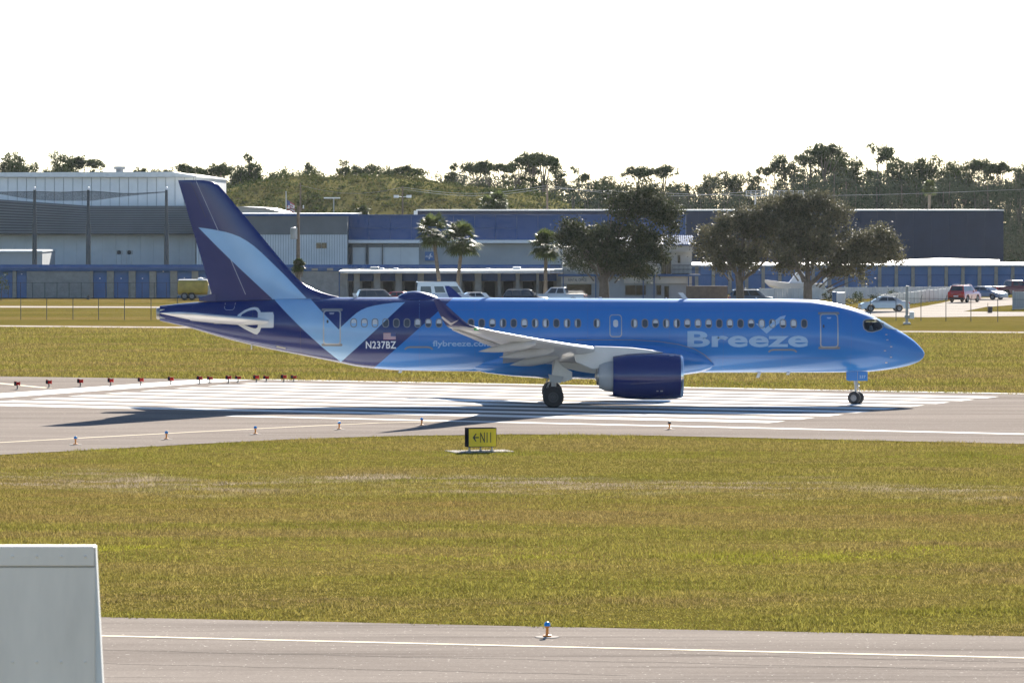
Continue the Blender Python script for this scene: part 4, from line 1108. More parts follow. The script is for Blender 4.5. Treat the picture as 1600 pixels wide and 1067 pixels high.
def tree_variant(kind, seed):
    """crown and trunk meshes of a tree 10 units tall"""
    r = np.random.default_rng(seed); t = MB(); lobes = []
    lean = r.normal(0, 0.25)
    if kind == 'flat':                              # long bare trunk, umbrella crown
        t.tube([(0, 0, 0), (lean * .4, 0, 4), (lean, 0, 8.6)], [0.16, 0.13, 0.05], 6)
        for k in range(10):
            a = r.uniform(0, 6.28); d = r.uniform(0.3, 2.1); z = 9.2 - 0.30 * d + r.normal(0, .25)
            lobes.append((lean + d * math.cos(a), d * math.sin(a), z, .75, .75, .28)); t.tube([(lean * .8, 0, 6.3 + r.uniform(-.6, 1)), (lean + d * math.cos(a), d * math.sin(a), z)], [0.06, 0.02], 4)
        for k in range(4):
            a = r.uniform(0, 6.28); d = r.uniform(0.6, 1.5); lobes.append((lean + d * math.cos(a), d * math.sin(a), r.uniform(6, 7.8), .5, .5, .2))
        n, cl = 3200, 0.13
    elif kind == 'ragged':
        t.tube([(0, 0, 0), (lean * .5, 0, 5), (lean, 0, 9.6)], [0.15, 0.11, 0.03], 6)
        for k in range(14):
            z = r.uniform(4.2, 9.8); a = r.uniform(0, 6.28); d = r.uniform(0.2, 1.6) * (1.15 - (z - 4) / 8)
            lobes.append((lean * z / 10 + d * math.cos(a), d * math.sin(a), z, .48, .48, .3)); t.tube([(lean * z / 10, 0, z - .4), (lean * z / 10 + d * math.cos(a), d * math.sin(a), z)], [0.04, 0.015], 4)
        n, cl = 2600, 0.13
    else:                                           # round broadleaf
        t.tube([(0, 0, 0), (lean * .5, 0, 4), (lean, 0, 8)], [0.2, 0.15, 0.05], 6)
        for k in range(17):
            a = r.uniform(0, 6.28); d = r.uniform(0, 2.0); z = r.uniform(5.2, 9.4) - d * 0.25
            lobes.append((lean + d * math.cos(a), d * math.sin(a), z, .95, .95, .7)); t.tube([(lean * .6, 0, 4.6), (lean + d * math.cos(a), d * math.sin(a), z)], [0.06, 0.02], 4)
        n, cl = 6200, 0.17
    return quads_mesh('crown', lobe_points(r, lobes, n, cl, 22), 0.19, seed, 0.3), t.mesh('trunk', fix=False)
VAR = {k: [tree_variant(k, 100 + 7 * i + 31 * j) for i in range(3)] for j, k in enumerate(('flat', 'ragged', 'round'))}
for k, vs_ in VAR.items():
    for c_, t_ in vs_:
        c_.materials.append(M['pineleaf']); t_.materials.append(M['bark'])
WORD = {'flat': 'flat-topped pine', 'ragged': 'ragged tall pine', 'round': 'round-crowned broadleaf tree'}
sky_trees = {
 'above the white hangar roof': [(5, 262, 'round'), (20, 236, 'round'), (38, 252, 'round'), (80, 250, 'round'), (100, 235, 'round'), (130, 243, 'flat'), (215, 262, 'flat'), (248, 266, 'flat')],
 'on the skyline above the scrub hill': [(292, 255, 'flat'), (310, 262, 'round'), (345, 258, 'flat'), (375, 252, 'round'), (390, 245, 'ragged'), (430, 264, 'round'), (468, 260, 'round'), (478, 258, 'ragged'), (533, 253, 'ragged'), (553, 255, 'ragged'), (590, 256, 'flat'), (612, 258, 'round'), (637, 257, 'flat'), (709, 259, 'ragged'), (738, 254, 'flat'), (765, 250, 'flat')],
 'behind the blue hangar roof': [(806, 244, 'flat'), (832, 240, 'flat'), (852, 239, 'flat'), (868, 256, 'ragged'), (900, 263, 'ragged'), (930, 274, 'round'), (957, 277, 'round'), (999, 261, 'flat'), (1035, 257, 'flat'), (1060, 276, 'round')],
 'on the skyline right of the oaks': [(1110, 270, 'round'), (1148, 266, 'round'), (1185, 265, 'ragged'), (1215, 253, 'ragged'), (1240, 240, 'round'), (1262, 230, 'flat'), (1288, 226, 'flat'), (1305, 234, 'round'), (1335, 236, 'round'), (1368, 228, 'ragged'), (1390, 224, 'ragged'), (1420, 236, 'round'), (1446, 240, 'round'), (1470, 252, 'round'), (1508, 243, 'round'), (1530, 250, 'flat'), (1560, 252, 'flat'), (1592, 247, 'round')]}
ti = 0
for zone, lst in sky_trees.items():
    cnt = {}
    for px, py, kind in sorted(lst):
        Y = 770 + 60 * ((ti * 37) % 10) / 10
        if 'hangar roof' in zone and 'white' in zone: Y += 20
        Z = ZP(py, Y); s = Z / 9.6
        cme, tme = VAR[kind][ti % 3]
        e_ = empty('pine_tree' if kind != 'round' else 'broadleaf_tree', (XP(px, Y), Y, 0), ti * 1.7)
        wide = {'flat': 0.85, 'ragged': 0.85, 'round': 0.8}[kind]
        e_.scale = (s * wide, s * wide, s)
        for nm, me in (('crown', cme), ('trunk', tme)):
            o = bpy.data.objects.new(nm, me); C.objects.link(o); o.parent = e_
        i = cnt.get(kind, 0); cnt[kind] = i + 1
        tag(e_, f'{ORD[i]} {WORD[kind]} from the left {zone}', 'tree', 'trees on the skyline')
        ti += 1

# ---- live oaks in front of the storage units
def oak(px, ybase, Y, lobes_px, label, leaf, trunk_paths, n, seed, leaf_size=0.22, depth=0.85):
    root = empty('oak_tree', (XP(px, Y), Y, 0))
    r = np.random.default_rng(seed)
    s = Y / F_PX
    lobes = []
    sub_ = []
    for lx, ly, a_, c_ in lobes_px:                # lumpy outline: each mass broken into smaller ones
        sub_.append((lx, ly, a_ * .72, c_ * .72))
        for _ in range(5):
            t_ = r.uniform(0, 6.28); sub_.append((lx + .72 * a_ * math.cos(t_), ly + .72 * c_ * math.sin(t_), a_ * r.uniform(.25, .42), c_ * r.uniform(.28, .48)))
    for lx, ly, rw_, rh in sub_:
        rx, rz = rw_ * s, rh * s
        for dy in (-0.55, 0.15, 0.7):
            lobes.append(((lx - px) * s, dy * rx * depth * 1.3 + r.normal(0, .3), CAM_H - (ly - Y_HOR) * s, rx * (1 - abs(dy) * 0.3), rx * depth * .6, rz * (1 - abs(dy) * 0.25)))
    o = link_mesh('crown', quads_mesh('crown', lobe_points(r, lobes, n, 0.36, 44), leaf_size, seed, 0.3), leaf, root)
    t = MB()
    for pts, r0, r1, yy in trunk_paths:
        q = [((a - px) * s, yy * (i / max(1, len(pts) - 1)), max(-0.05, CAM_H - (b - Y_HOR) * s)) for i, (a, b) in enumerate(pts)]
        t.tube(q, [(r0 + (r1 - r0) * i / (len(q) - 1)) for i in range(len(q))], 8)
    for l in lobes[::9]:                            # twigs into each lobe
        st_ = t.v[-1]
        t.tube([(0 + l[0] * .35, l[1] * .3, l[2] * .62), (l[0] * .8, l[1] * .7, l[2] - l[5] * .2)], [0.09, 0.03], 5)
    t.build('trunk', M['bark'], root, smooth=50, fix=False)
    tag(root, label, 'tree', 'oaks in front of the storage units')
OY = 445
gy = Y_HOR + F_PX * CAM_H / OY
oak(944, 0, OY, [(1000, 310, 40, 24), (975, 328, 36, 24), (1030, 330, 34, 24), (1045, 350, 18, 20), (905, 362, 36, 20), (940, 372, 42, 26), (985, 368, 42, 28), (900, 388, 28, 20), (950, 398, 46, 26), (1000, 395, 40, 26), (1035, 378, 24, 20), (925, 415, 38, 18), (990, 418, 36, 16), (880, 372, 14, 12), (965, 300, 18, 12)],
    'tall dark live oak in front of the rental office', M['oakleaf'],
    [([(944, gy), (944, 450), (943, 432)], 0.55, 0.42, 0), ([(943, 434), (934, 412), (915, 390)], 0.32, 0.1, -1.2), ([(944, 436), (957, 418), (985, 385), (1000, 350)], 0.36, 0.1, 1.0), ([(943, 434), (948, 400), (955, 350)], 0.3, 0.08, .3)], 52000, 51)
oak(1157, 0, OY - 3, [(1150, 350, 36, 24), (1120, 365, 30, 24), (1185, 340, 34, 30), (1105, 385, 20, 20), (1140, 392, 34, 24), (1180, 385, 34, 28), (1125, 412, 24, 12), (1165, 410, 22, 12), (1210, 325, 26, 18), (1205, 360, 24, 24)],
    'left one of two grey-brown oaks beside the jet nose', M['oakleaf2'],
    [([(1157, gy), (1156, 450), (1154, 430)], 0.42, 0.34, 0), ([(1154, 432), (1140, 412), (1125, 390)], 0.22, 0.07, -1), ([(1156, 440), (1178, 424), (1196, 408), (1205, 380)], 0.2, 0.06, 1), ([(1155, 431), (1160, 400), (1165, 360)], 0.22, 0.06, .3)], 27000, 52)
oak(1262, 0, OY - 6, [(1230, 318, 30, 16), (1265, 318, 36, 18), (1300, 335, 30, 24), (1235, 350, 38, 30), (1275, 360, 42, 32), (1325, 375, 30, 26), (1365, 372, 32, 22), (1390, 392, 26, 22), (1345, 400, 40, 22), (1230, 392, 34, 26), (1275, 398, 40, 26), (1320, 412, 36, 18), (1240, 415, 28, 14), (1300, 425, 20, 10), (1345, 430, 10, 14)],
    'broad grey-brown oak with drooping right side near the jet nose', M['oakleaf2'],
    [([(1262, gy), (1262, 448), (1262, 440)], 0.45, 0.38, 0), ([(1262, 444), (1245, 420), (1215, 408), (1205, 400)], 0.24, 0.06, -1), ([(1264, 446), (1285, 428), (1320, 400), (1350, 385)], 0.26, 0.07, 1), ([(1262, 442), (1262, 400), (1265, 345)], 0.28, 0.07, .3)], 47000, 53)

# ---- sabal palms
def palm(px, topy, Y, base_px, headr, label, seed):
    root = empty('palm_tree', (XP(base_px, Y), Y, 0))
    r = np.random.default_rng(seed); s = Y / F_PX
    zt = CAM_H - (topy - Y_HOR) * s; dx = (px - base_px) * s
    t = MB(); t.tube([(0, 0, -.05), (dx * .35, 0, zt * .4), (dx * .8, 0, zt * .8), (dx, 0, zt)], [0.26, 0.2, 0.19, 0.25], 10)
    t.build('trunk', M['palmbark'], root, smooth=50, fix=False)
    f = MB(); R_ = headr * s
    for k in range(75):
        a = r.uniform(0, 6.28); el = r.uniform(-0.9, 1.45)
        d = Vector((math.cos(a) * math.cos(el), math.sin(a) * math.cos(el), math.sin(el)))
        L_ = R_ * r.uniform(.45, 1.1) * 0.62
        c0 = Vector((dx, 0, zt + 0.15)); c1 = c0 + d * L_
        side = d.cross(Vector((0, 0, 1))).normalized() if abs(d.z) < .98 else Vector((1, 0, 0)); up = side.cross(d)
        f.add([c0 - side * .02, c0 + side * .02, c1], [(0, 1, 2)])
        for q in range(11):
            th = -1.5 + 3.0 * q / 10
            dd = (d * math.cos(th) + side * math.sin(th)).normalized()
            tip = c1 + dd * R_ * 0.52 + Vector((0, 0, -R_ * 0.10 - .12 * abs(math.sin(th)) * R_)) + up * r.normal(0, .05)
            mid = c1 + dd * R_ * 0.26 + up * 0.03
            w_ = (dd.cross(up)).normalized() * 0.07
            f.add([c1, mid + w_, tip, mid - w_], [(0, 1, 2, 3)])
    f.build('crown', M['palmleaf'], root, fix=False)
    sk = MB()
    for k in range(26):
        a = r.uniform(0, 6.28); sk.tube([(dx + .2 * math.cos(a), .2 * math.sin(a), zt), (dx + .42 * math.cos(a), .42 * math.sin(a), zt - r.uniform(.5, 1.1))], [0.05, 0.02], 4)
    sk.build('dead_frond_skirt', M['palmbark'], root, fix=False)
    tag(root, label, 'palm', 'palms by the canopy')
palm(677, 366, 452, 690, 33, 'left palm of the pair above the white van', 61)
palm(722, 378, 455, 712, 34, 'right palm of the pair above the white van', 62)
palm(853, 388, 458, 852, 29, 'single palm left of the tall dark oak', 63)
palm(467, 418, 478, 466, 13, 'small withered palm at the foot of the wooden utility pole', 64)
for i, (px, py, Y, hr) in enumerate(((762, 322, 632, 17), (778, 318, 634, 20), (566, 334, 630, 14), (1452, 296, 645, 13))):
    palm(px, py, Y, px, hr, ['left low palm behind the blue hangar roof under the hill', 'right low palm behind the blue hangar roof under the hill', 'palm tuft behind the grey clad building roof', 'yellow-green palm in the wood above the dark warehouse'][i], 70 + i)
# ------------------------------------------------------------------ buildings
def bx(px0, px1, py0, py1, Y0, Y1=None, m=0, mb=None, zmin=None):
    """box whose front face fills photo columns px0..px1 and rows py0 (top)..py1 (bottom) at depth Y0"""
    b = mb or MB()
    z0 = ZP(py1, Y0) if zmin is None else zmin
    b.box(XP(px0, Y0), XP(px1, Y0), Y0, Y1 if Y1 else Y0 + 0.2, z0, ZP(py0, Y0), m)
    return b

# ---- white hangar, left
HY1 = 562.0
hg = empty('hangar', (0, 0, 0))
tag(hg, 'large white hangar with a grey ribbed canopy band, far left', 'building')
bx(-260, 306, 277, 0, HY1 + 0.25, HY1 + 60, zmin=0).build('wall', M['wallgrey'], hg)
rf = MB(); rf.prism([(XP(-270, HY1), ZP(277, HY1)), (XP(308, HY1), ZP(277, HY1)), (XP(308, HY1), ZP(275, HY1)), (XP(268, HY1), ZP(268.8, HY1)), (XP(-40, HY1), ZP(270, HY1)), (XP(-270, HY1), ZP(271, HY1))], HY1 - 0.8, HY1 + 61)
roof = rf.build('roof', M['roofwhite'], hg)
v1 = MB(); v1.lathe([(0, .5), (.3, .5), (.35, .75), (.7, .75), (.75, .1)], (XP(187, HY1 + 5), HY1 + 5, ZP(269, HY1 + 5)), 'z', 14); v1.build('roof_vent', M['galv'], roof)
px = -60.0
while px < 305:
    w_ = min(14.4, 305.4 - px)
    bx(px + 0.35, px + w_ - 0.35, 277.5, 326, HY1 + 0.05, HY1 + 0.24).build('wall_panel', M['upperwhite'], hg); px += 14.5
band = MB()
for k in range(12):
    ya, yb = 323 + k * 3.55, 323 + k * 3.55 + 2.5
    lift = lambda p: max(0, (140 - p) / 140.0) * 10 * (1 - k / 12)
    for a, c_ in ((-200, -100), (-100, 0), (0, 70), (70, 140), (140, 306)):
        band.prism([(XP(a, HY1 - 3), ZP(yb - lift(a), HY1)), (XP(c_, HY1 - 3), ZP(yb - lift(c_), HY1)), (XP(c_, HY1 - 3), ZP(ya - lift(c_), HY1)), (XP(a, HY1 - 3), ZP(ya - lift(a), HY1))], HY1 - 3, HY1 - 2.71)
        continue
        band.add([(XP(a, HY1 - 3), HY1 - 3, ZP(yb - lift(a), HY1)), (XP(c_, HY1 - 3), HY1 - 3, ZP(yb - lift(c_), HY1)), (XP(c_, HY1 - 3), HY1 - 2.9, ZP(ya - lift(c_), HY1)), (XP(a, HY1 - 3), HY1 - 2.9, ZP(ya - lift(a), HY1))], [(0, 1, 2, 3)])
        band.add([(XP(a, HY1 - 3), HY1 - 2.9, ZP(ya - lift(a), HY1)), (XP(c_, HY1 - 3), HY1 - 2.9, ZP(ya - lift(c_), HY1)), (XP(c_, HY1 - 3), HY1 - 2.8, ZP(ya - 0.7 - lift(c_), HY1)), (XP(a, HY1 - 3), HY1 - 2.8, ZP(ya - 0.7 - lift(a), HY1))], [(0, 1, 2, 3)])
o = band.build('ribbed_band', M['bandgrey'], hg); o['kind'] = 'stuff'
bb = MB()
for a, c_, l0, l1 in ((-200, 0, 24, 10), (0, 140, 10, 0), (140, 306, 0, 0)):
    bb.prism([(XP(a, HY1), ZP(366, HY1)), (XP(c_, HY1), ZP(366, HY1)), (XP(c_, HY1), ZP(322 - l1, HY1)), (XP(a, HY1), ZP(322 - l0, HY1))], HY1 - 2.7, HY1 - 0.2)
bb.build('canopy_body', M['darksteel'], hg)
px = -60.0
while px < 305:
    w_ = min(20, 305.4 - px); bx(px + .1, px + w_ - .1, 366, 0, HY1 + 0.02, HY1 + 0.22, zmin=0).build('wall_panel', M['offwhite'], hg); px += 20
ah = MB(); ah.prism([(XP(-200, 530), 0), (XP(66, 530), 0), (XP(66, 530), ZP(394, 530)), (XP(30, 530), ZP(393, 530)), (XP(-200, 530), ZP(391, 530))], 530, 545)
lean = ah.build('annex', M['wallgrey']); tag(lean, 'low grey annex with a pale roof edge in front of the white hangar', 'building')
bx(-200, 66.5, 391.5, 394, 529.6, 545.5).build('roof_edge', M['offwhite'], lean)
for i, (a, b_) in enumerate(((186, 396), (202, 396))):
    e_ = MB(); bx(a - 5, a + 5, b_ - 5, b_ + 2, 555, 555.6, mb=e_); bx(a - 4.5, a - 3.5, b_ + 2, 0, 555, 555.1, mb=e_, zmin=0); bx(a + 3, a + 4, b_ + 2, 0, 555, 555.1, mb=e_, zmin=0)
    o = e_.build('condenser_unit', M['galv']); tag(o, f'{"left" if i == 0 else "right"} grey condenser unit on a stand by the white hangar', 'air conditioner', 'condenser units')
    f_ = MB(); f_.lathe([(0, .02), (0, .24), (-.03, .26)], (XP(a, 555), 554.96, ZP(b_ - 1.5, 555)), 'y', 14); f_.build('fan_grille', M['dark'], o)

# ---- net poles and net
for i, px in enumerate((54, 138, 260)):
    Yp = 520; p_ = MB(); x = XP(px, Yp)
    p_.tube([(x, Yp, 0), (x, Yp, ZP(350, Yp))], [0.28, 0.27], 12); p_.tube([(x, Yp, ZP(350, Yp) - .02), (x, Yp, ZP(297, Yp))], [0.19, 0.15], 12)
    o = p_.build('net_pole', M['darksteel'], smooth=40); tag(o, f'{["left", "middle", "right"][i]} tall dark net pole in front of the white hangar', 'pole', 'net poles')
    q = MB(); q.lathe([(0, .1), (.12, .16), (.3, .14), (.36, .02)], (x, Yp, ZP(297, Yp)), 'z', 10); q.build('cap_lamp', M['white'], o, smooth=50)
nm, nt_, out_ = new_mat('dark_netting')
tc_ = N(nt_, 'ShaderNodeTexCoord'); no_t = N(nt_, 'ShaderNodeTexNoise'); no_t.inputs['Scale'].default_value = 9; nt_.links.new(tc_.outputs['Object'], no_t.inputs['Vector'])
mr_ = N(nt_, 'ShaderNodeMapRange'); mr_.inputs[1].default_value = .35; mr_.inputs[2].default_value = .65; mr_.inputs[3].default_value = .45; mr_.inputs[4].default_value = .75; nt_.links.new(no_t.outputs['Fac'], mr_.inputs[0])
tb_ = N(nt_, 'ShaderNodeBsdfTransparent'); db_ = N(nt_, 'ShaderNodeBsdfDiffuse'); db_.inputs[0].default_value = (.04, .045, .05, 1)
mx_ = N(nt_, 'ShaderNodeMixShader'); nt_.links.new(mr_.outputs[0], mx_.inputs[0]); nt_.links.new(tb_.outputs[0], mx_.inputs[1]); nt_.links.new(db_.outputs[0], mx_.inputs[2]); nt_.links.new(mx_.outputs[0], out_.inputs[0])
nb = MB(); cols = list(range(-100, 261, 6))
top_n = pchip([-100, 0, 54, 95, 138, 200, 260], [302, 300.5, 299.5, 300.5, 299, 302.5, 300]); bot_n = pchip([-100, 0, 30, 54, 90, 138, 180, 220, 260], [300, 304, 309, 312, 314, 314, 309, 304.5, 301])
for j in range(6):
    for c_ in cols:
        y_ = float(top_n(c_)) + (float(bot_n(c_)) - float(top_n(c_))) * j / 5
        nb.v.append(tuple(P(c_, y_, 520.3 + 1.2 * math.sin(math.pi * j / 5))))
n_ = len(cols)
nb.f = [(j * n_ + i, j * n_ + i + 1, (j + 1) * n_ + i + 1, (j + 1) * n_ + i) for j in range(5) for i in range(n_ - 1)]; nb.m = [0] * len(nb.f)
net = nb.build('net', nm, smooth=80, fix=False); tag(net, 'dark furled net sagging between the tall poles', 'net')
rp_ = MB(); rp_.tube([P(c_, float(top_n(c_)), 520.3) for c_ in cols], 0.03, 5); rp_.build('top_rope', M['black'], net)

# ---- grey and white clad building
GY = 548.0
gb = empty('clad_building', (0, 0, 0)); tag(gb, 'building with grey ribbed top and white ribbed wall behind the tail', 'building')
bx(307, 543, 337, 0, GY + .15, GY + 40, zmin=0).build('wall', M['bandgrey'], gb)
b_ = MB()
for k in range(9): bx(307, 543, 338.5 + k * 3.1, 340.7 + k * 3.1, GY - 0.1 + 0.0, GY + .14, mb=b_)
o = b_.build('ribbed_band', M['bandgrey'], gb); o['kind'] = 'stuff'
b_ = MB(); px = 307
while px < 542: bx(px, px + 3.4, 366.8, 0, GY, GY + .14, mb=b_, zmin=0); px += 4
o = b_.build('ribbed_wall', M['offwhite'], gb); o['kind'] = 'stuff'
bx(306, 560, 334.5, 338, GY - .4, GY + .1).build('roof_edge', M['blueclad'], gb)
for a in (494, 502.6): bx(a, a + 7.6, 379.5, 388, GY - .1, GY).build('window', M['glass'], gb)
bx(306, 548, 333.6, 334.4, GY - .3, GY + 40).build('roof', M['roofwhite'], gb)
rb = MB(); rb.prism([(XP(360, 600), 0), (XP(442, 600), 0), (XP(442, 600), ZP(333, 600)), (XP(415, 600), ZP(326.5, 600)), (XP(380, 600), ZP(324.5, 600)), (XP(360, 600), ZP(325, 600))], 600, 625)
o = rb.build('low_roofed_building', M['wallgrey']); tag(o, 'low pale-roofed building peeking out behind the tail fin', 'building')
rb = MB(); rb.prism([(XP(358, 600), ZP(325, 600)), (XP(380, 600), ZP(324.3, 600)), (XP(415, 600), ZP(326.3, 600)), (XP(444, 600), ZP(333.3, 600)), (XP(444, 600), ZP(332.3, 600)), (XP(415, 600), ZP(325, 600)), (XP(380, 600), ZP(323, 600)), (XP(358, 600), ZP(323.8, 600))], 599.5, 625.5)
rb.build('roof', M['galv'], o)

# ---- blue hangar
BY = 552.0
bh = empty('blue_hangar', (0, 0, 0)); tag(bh, 'long blue hangar with white sliding doors behind the palms', 'building')
bx(543.5, 1072, 337.5, 0, BY + .2, BY + 30, zmin=0).build('wall', M['wallgrey'], bh)
px = 543.5
while px < 1070:
    bx(px + .15, px + 32.85, 337.5, 356.6 if px < 790 else 375, BY, BY + .19).build('wall_panel', M['blueclad'], bh)
    if px < 790: bx(px + .15, px + 32.85, 357, 375, BY, BY + .19).build('wall_panel', M['blueclad'], bh)
    px += 33
bx(543.5, 1072, 335.6, 337.5, BY - .2, BY + .2).build('parapet', M['blueclad'], bh)
bx(543.5, 1072, 375.2, 380, BY - 1.2, BY + .18).build('gutter', M['white'], bh)
bx(545, 655, 382.5, 386.5, BY - .35, BY).build('door_rail', M['bandgrey'], bh)
for a, c_ in ((551, 571.5), (576, 596.7), (598.3, 626), (626.3, 654.5)): bx(a, c_, 386.5, 0, BY - .2, BY - .05, zmin=0).build('sliding_door', M['offwhite'], bh)
for a, c_ in ((547.3, 550.6), (571.8, 575.6), (596.8, 598.1)): bx(a, c_, 382, 0, BY - .5, BY - .21, zmin=0).build('column', M['darksteel'], bh)
sg = bx(664, 680, 393.5, 407.3, BY - .15, BY + .1).build('sign', M['bluedoor'], None)
tag(sg, 'small blue sign with white lettering and bolt on the hangar wall', 'sign')
vs, fs = text2d('AUTA', XP(664.6, BY), XP(676, BY), ZP(402.4, BY), ZP(399.2, BY), 0.01)
b_ = MB(); b_.add([(x, BY - .165, z) for x, z in vs], fs); b_.build('lettering', M['white'], sg, fix=False)
b_ = MB(); b_.prism([(XP(a, BY), ZP(c_, BY)) for a, c_ in ((674.3, 395.5), (672, 396.8), (671, 399.5), (672.2, 400), (669.8, 403.5), (670.2, 405.3), (671.4, 404.5), (672.2, 402), (673.6, 399.4), (672.8, 398.6))], BY - .19, BY - .17); b_.build('emblem', M['white'], sg)

# ---- long dark warehouse
WY = 604.0
wh = empty('warehouse', (0, 0, 0)); tag(wh, 'long dark navy warehouse with a white roof edge', 'building')
bx(652, 1568, 329.6, 0, WY + .15, WY + 45, zmin=0).build('wall', M['navyclad'], wh)
b_ = MB(); bx(650, 1569, 327.6, 329.6, WY - .3, WY + 46, mb=b_); b_.build('roof_edge', M['roofwhite'], wh)
bx(646.5, 652, 329.6, 337, WY - 2, WY + 20).build('end_panel', M['white'], wh)
px = 1063
while px < 1567:
    bx(px + .1, min(1567.9, px + 28) - .1, 330, 0, WY, WY + .14, zmin=0).build('wall_panel', M['navyclad'], wh); px += 28
rl = MB()
for k in range(13): rl.tube([P(1166 + k * 7.4, 307, 625), P(1166 + k * 7.4, 298.5, 625)], 0.06, 5)
rl.tube([P(1165, 298.5, 625), P(1256, 298.5, 625)], 0.05, 5); rl.tube([P(1165, 306, 625), P(1256, 306, 625)], 0.08, 5); rl.tube([P(1165, 302, 625), P(1256, 302, 625)], 0.05, 5)
for k in (1180, 1240): rl.tube([P(k, 306, 625), P(k, 328.5, 625)], 0.12, 5)
o = rl.build('roof_platform', M['galv']); tag(o, 'white railed platform standing on the warehouse roof behind the oaks', 'railing')

# ---- long storage row at the left
def storage(root, Y, base_py, eave_top, eave_bot, head_py, doors, cols, px0, px1, colm, depth=12, blocks=()):
    bx(px0, px1, eave_bot, 0, Y + .25, Y + depth, zmin=0).build('wall', M['blueclad'], root)
    return root
SY = 497.0
s1 = empty('storage_row', (0, 0, 0)); tag(s1, 'long low row of blue storage units with a blue eave, at the left', 'building')
bx(-200, 875, 422, 0, SY + .3, SY + 10, zmin=0).build('wall', M['bluedoor'], s1)
r1 = MB(); r1.prism([(XP(-205, SY), ZP(418.6, SY)), (XP(876, SY), ZP(418.6, SY)), (XP(876, SY), ZP(413.8, SY)), (XP(-205, SY), ZP(413.8, SY))], SY + 1.2, SY + 10.5, 0, [(XP(-205, SY), ZP(418.6, SY)), (XP(876, SY), ZP(418.6, SY)), (XP(876, SY), ZP(417.5, SY)), (XP(-205, SY), ZP(417.5, SY))]); r1.build('roof', M['blueroof'], s1)
bx(-205, 876, 418.7, 423.5, SY - .35, SY + .3).build('fascia', M['blueroof'], s1)
b_ = MB(); bx(-205, 876, 418.0, 418.7, SY - .42, SY - .1, mb=b_); b_.build('gutter', M['blueroof'], s1)
cl = [(19.5, 25.5), (140.5, 145), (167, 177.5), (201, 211.5), (233.5, 244), (266, 276.5), (299.5, 309.5), (330, 340), (-14, -4), (-48, -38)]
for a, c_ in cl: bx(a, c_, 423.5, 0, SY - .12, SY + .3, zmin=0).build('pier', M['tanblock'], s1)
dr = [(-3.5, 19, 432), (26, 41.5, 431), (145.5, 166.5, 437.7), (178, 200.5, 437.7), (212, 233, 437.7), (244.5, 265.5, 427), (277, 299, 437), (310, 329.5, 437), (-37, -15, 437)]
for a, c_, hd in dr:
    d_ = MB(); n_ = 9; zt = ZP(hd, SY)
    for k in range(n_): d_.box(XP(a, SY), XP(c_, SY), SY + .06 + (0.03 if k % 2 else 0), SY + .29, zt * k / n_, zt * (k + 1) / n_ - .015)
    o = d_.build('roller_door', M['bluedoor'], s1)
    lm = MB(); lm.box(XP((a + c_) / 2 - .8, SY), XP((a + c_) / 2 + .8, SY), SY - .02, SY + .2, zt + .12, zt + .25); lm.build('door_lamp', M['white'], o)
bx(41.8, 140.3, 424, 0, SY - .2, SY + .29, zmin=0).build('block_wall', M['greyblock'], s1)
bx(380, 529, 424, 0, SY - .2, SY + .29, zmin=0).build('block_wall', M['greyblock'], s1)
for k in range(17):
    a = 487 + k * 24
    if a < 870: bx(a, a + 9.5, 419.3, 422.9, SY - .42, SY - .36).build('vent_block', M['tanblock'], s1)

# ---- canopy row
CY = 468.0
cb = empty('canopy_row', (0, 0, 0)); tag(cb, 'low row of open bays under a flat white canopy, behind the fuselage', 'building')
b_ = MB(); b_.prism([(XP(530, CY), ZP(424.5, CY)), (XP(548, CY), ZP(427, CY)), (XP(880, CY), ZP(425.2, CY)), (XP(880, CY), ZP(421.8, CY)), (XP(530, CY), ZP(423, CY))], CY - 1.5, CY + 9); b_.build('canopy_roof', M['roofwhite'], cb)
bx(531, 880, 427.5, 0, CY + 6, CY + 9, zmin=0).build('back_wall', M['greyblock'], cb)
bays = [(532, 543), (553, 562), (584, 594), (618, 628), (653, 662), (715, 722), (742, 752), (778, 782), (806, 812), (838, 842), (870, 878)]
for a, c_ in bays: bx(a, c_, 427.3, 0, CY, CY + .45, zmin=0).build('pier', M['greyblock'], cb)
for i in range(len(bays) - 1):
    a, c_ = bays[i][1] + .4, bays[i + 1][0] - .4
    bx(a, c_, 427.4, 439, CY + 1.0, CY + 1.2).build('bay_header', M['blueclad'], cb)
    w_ = c_ - a
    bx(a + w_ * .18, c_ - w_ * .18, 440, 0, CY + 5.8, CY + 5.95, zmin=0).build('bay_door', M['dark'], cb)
for i, (a, c_, t_) in enumerate(((578, 592, 417), (593, 600, 419), (614, 622, 419), (555, 562, 420.8), (801, 814, 417), (758, 766, 419.5))):
    e_ = MB(); bx(a, c_, t_, 423, CY + 3, CY + 4, mb=e_)
    o = e_.build('roof_unit', M['white'] if i else M['galv'], bevel=.08); tag(o, f'{ORD[[1, 2, 3, 0, 5, 4][i]]} small pale unit from the left on the white canopy roof', 'roof unit', 'units on the canopy roof')

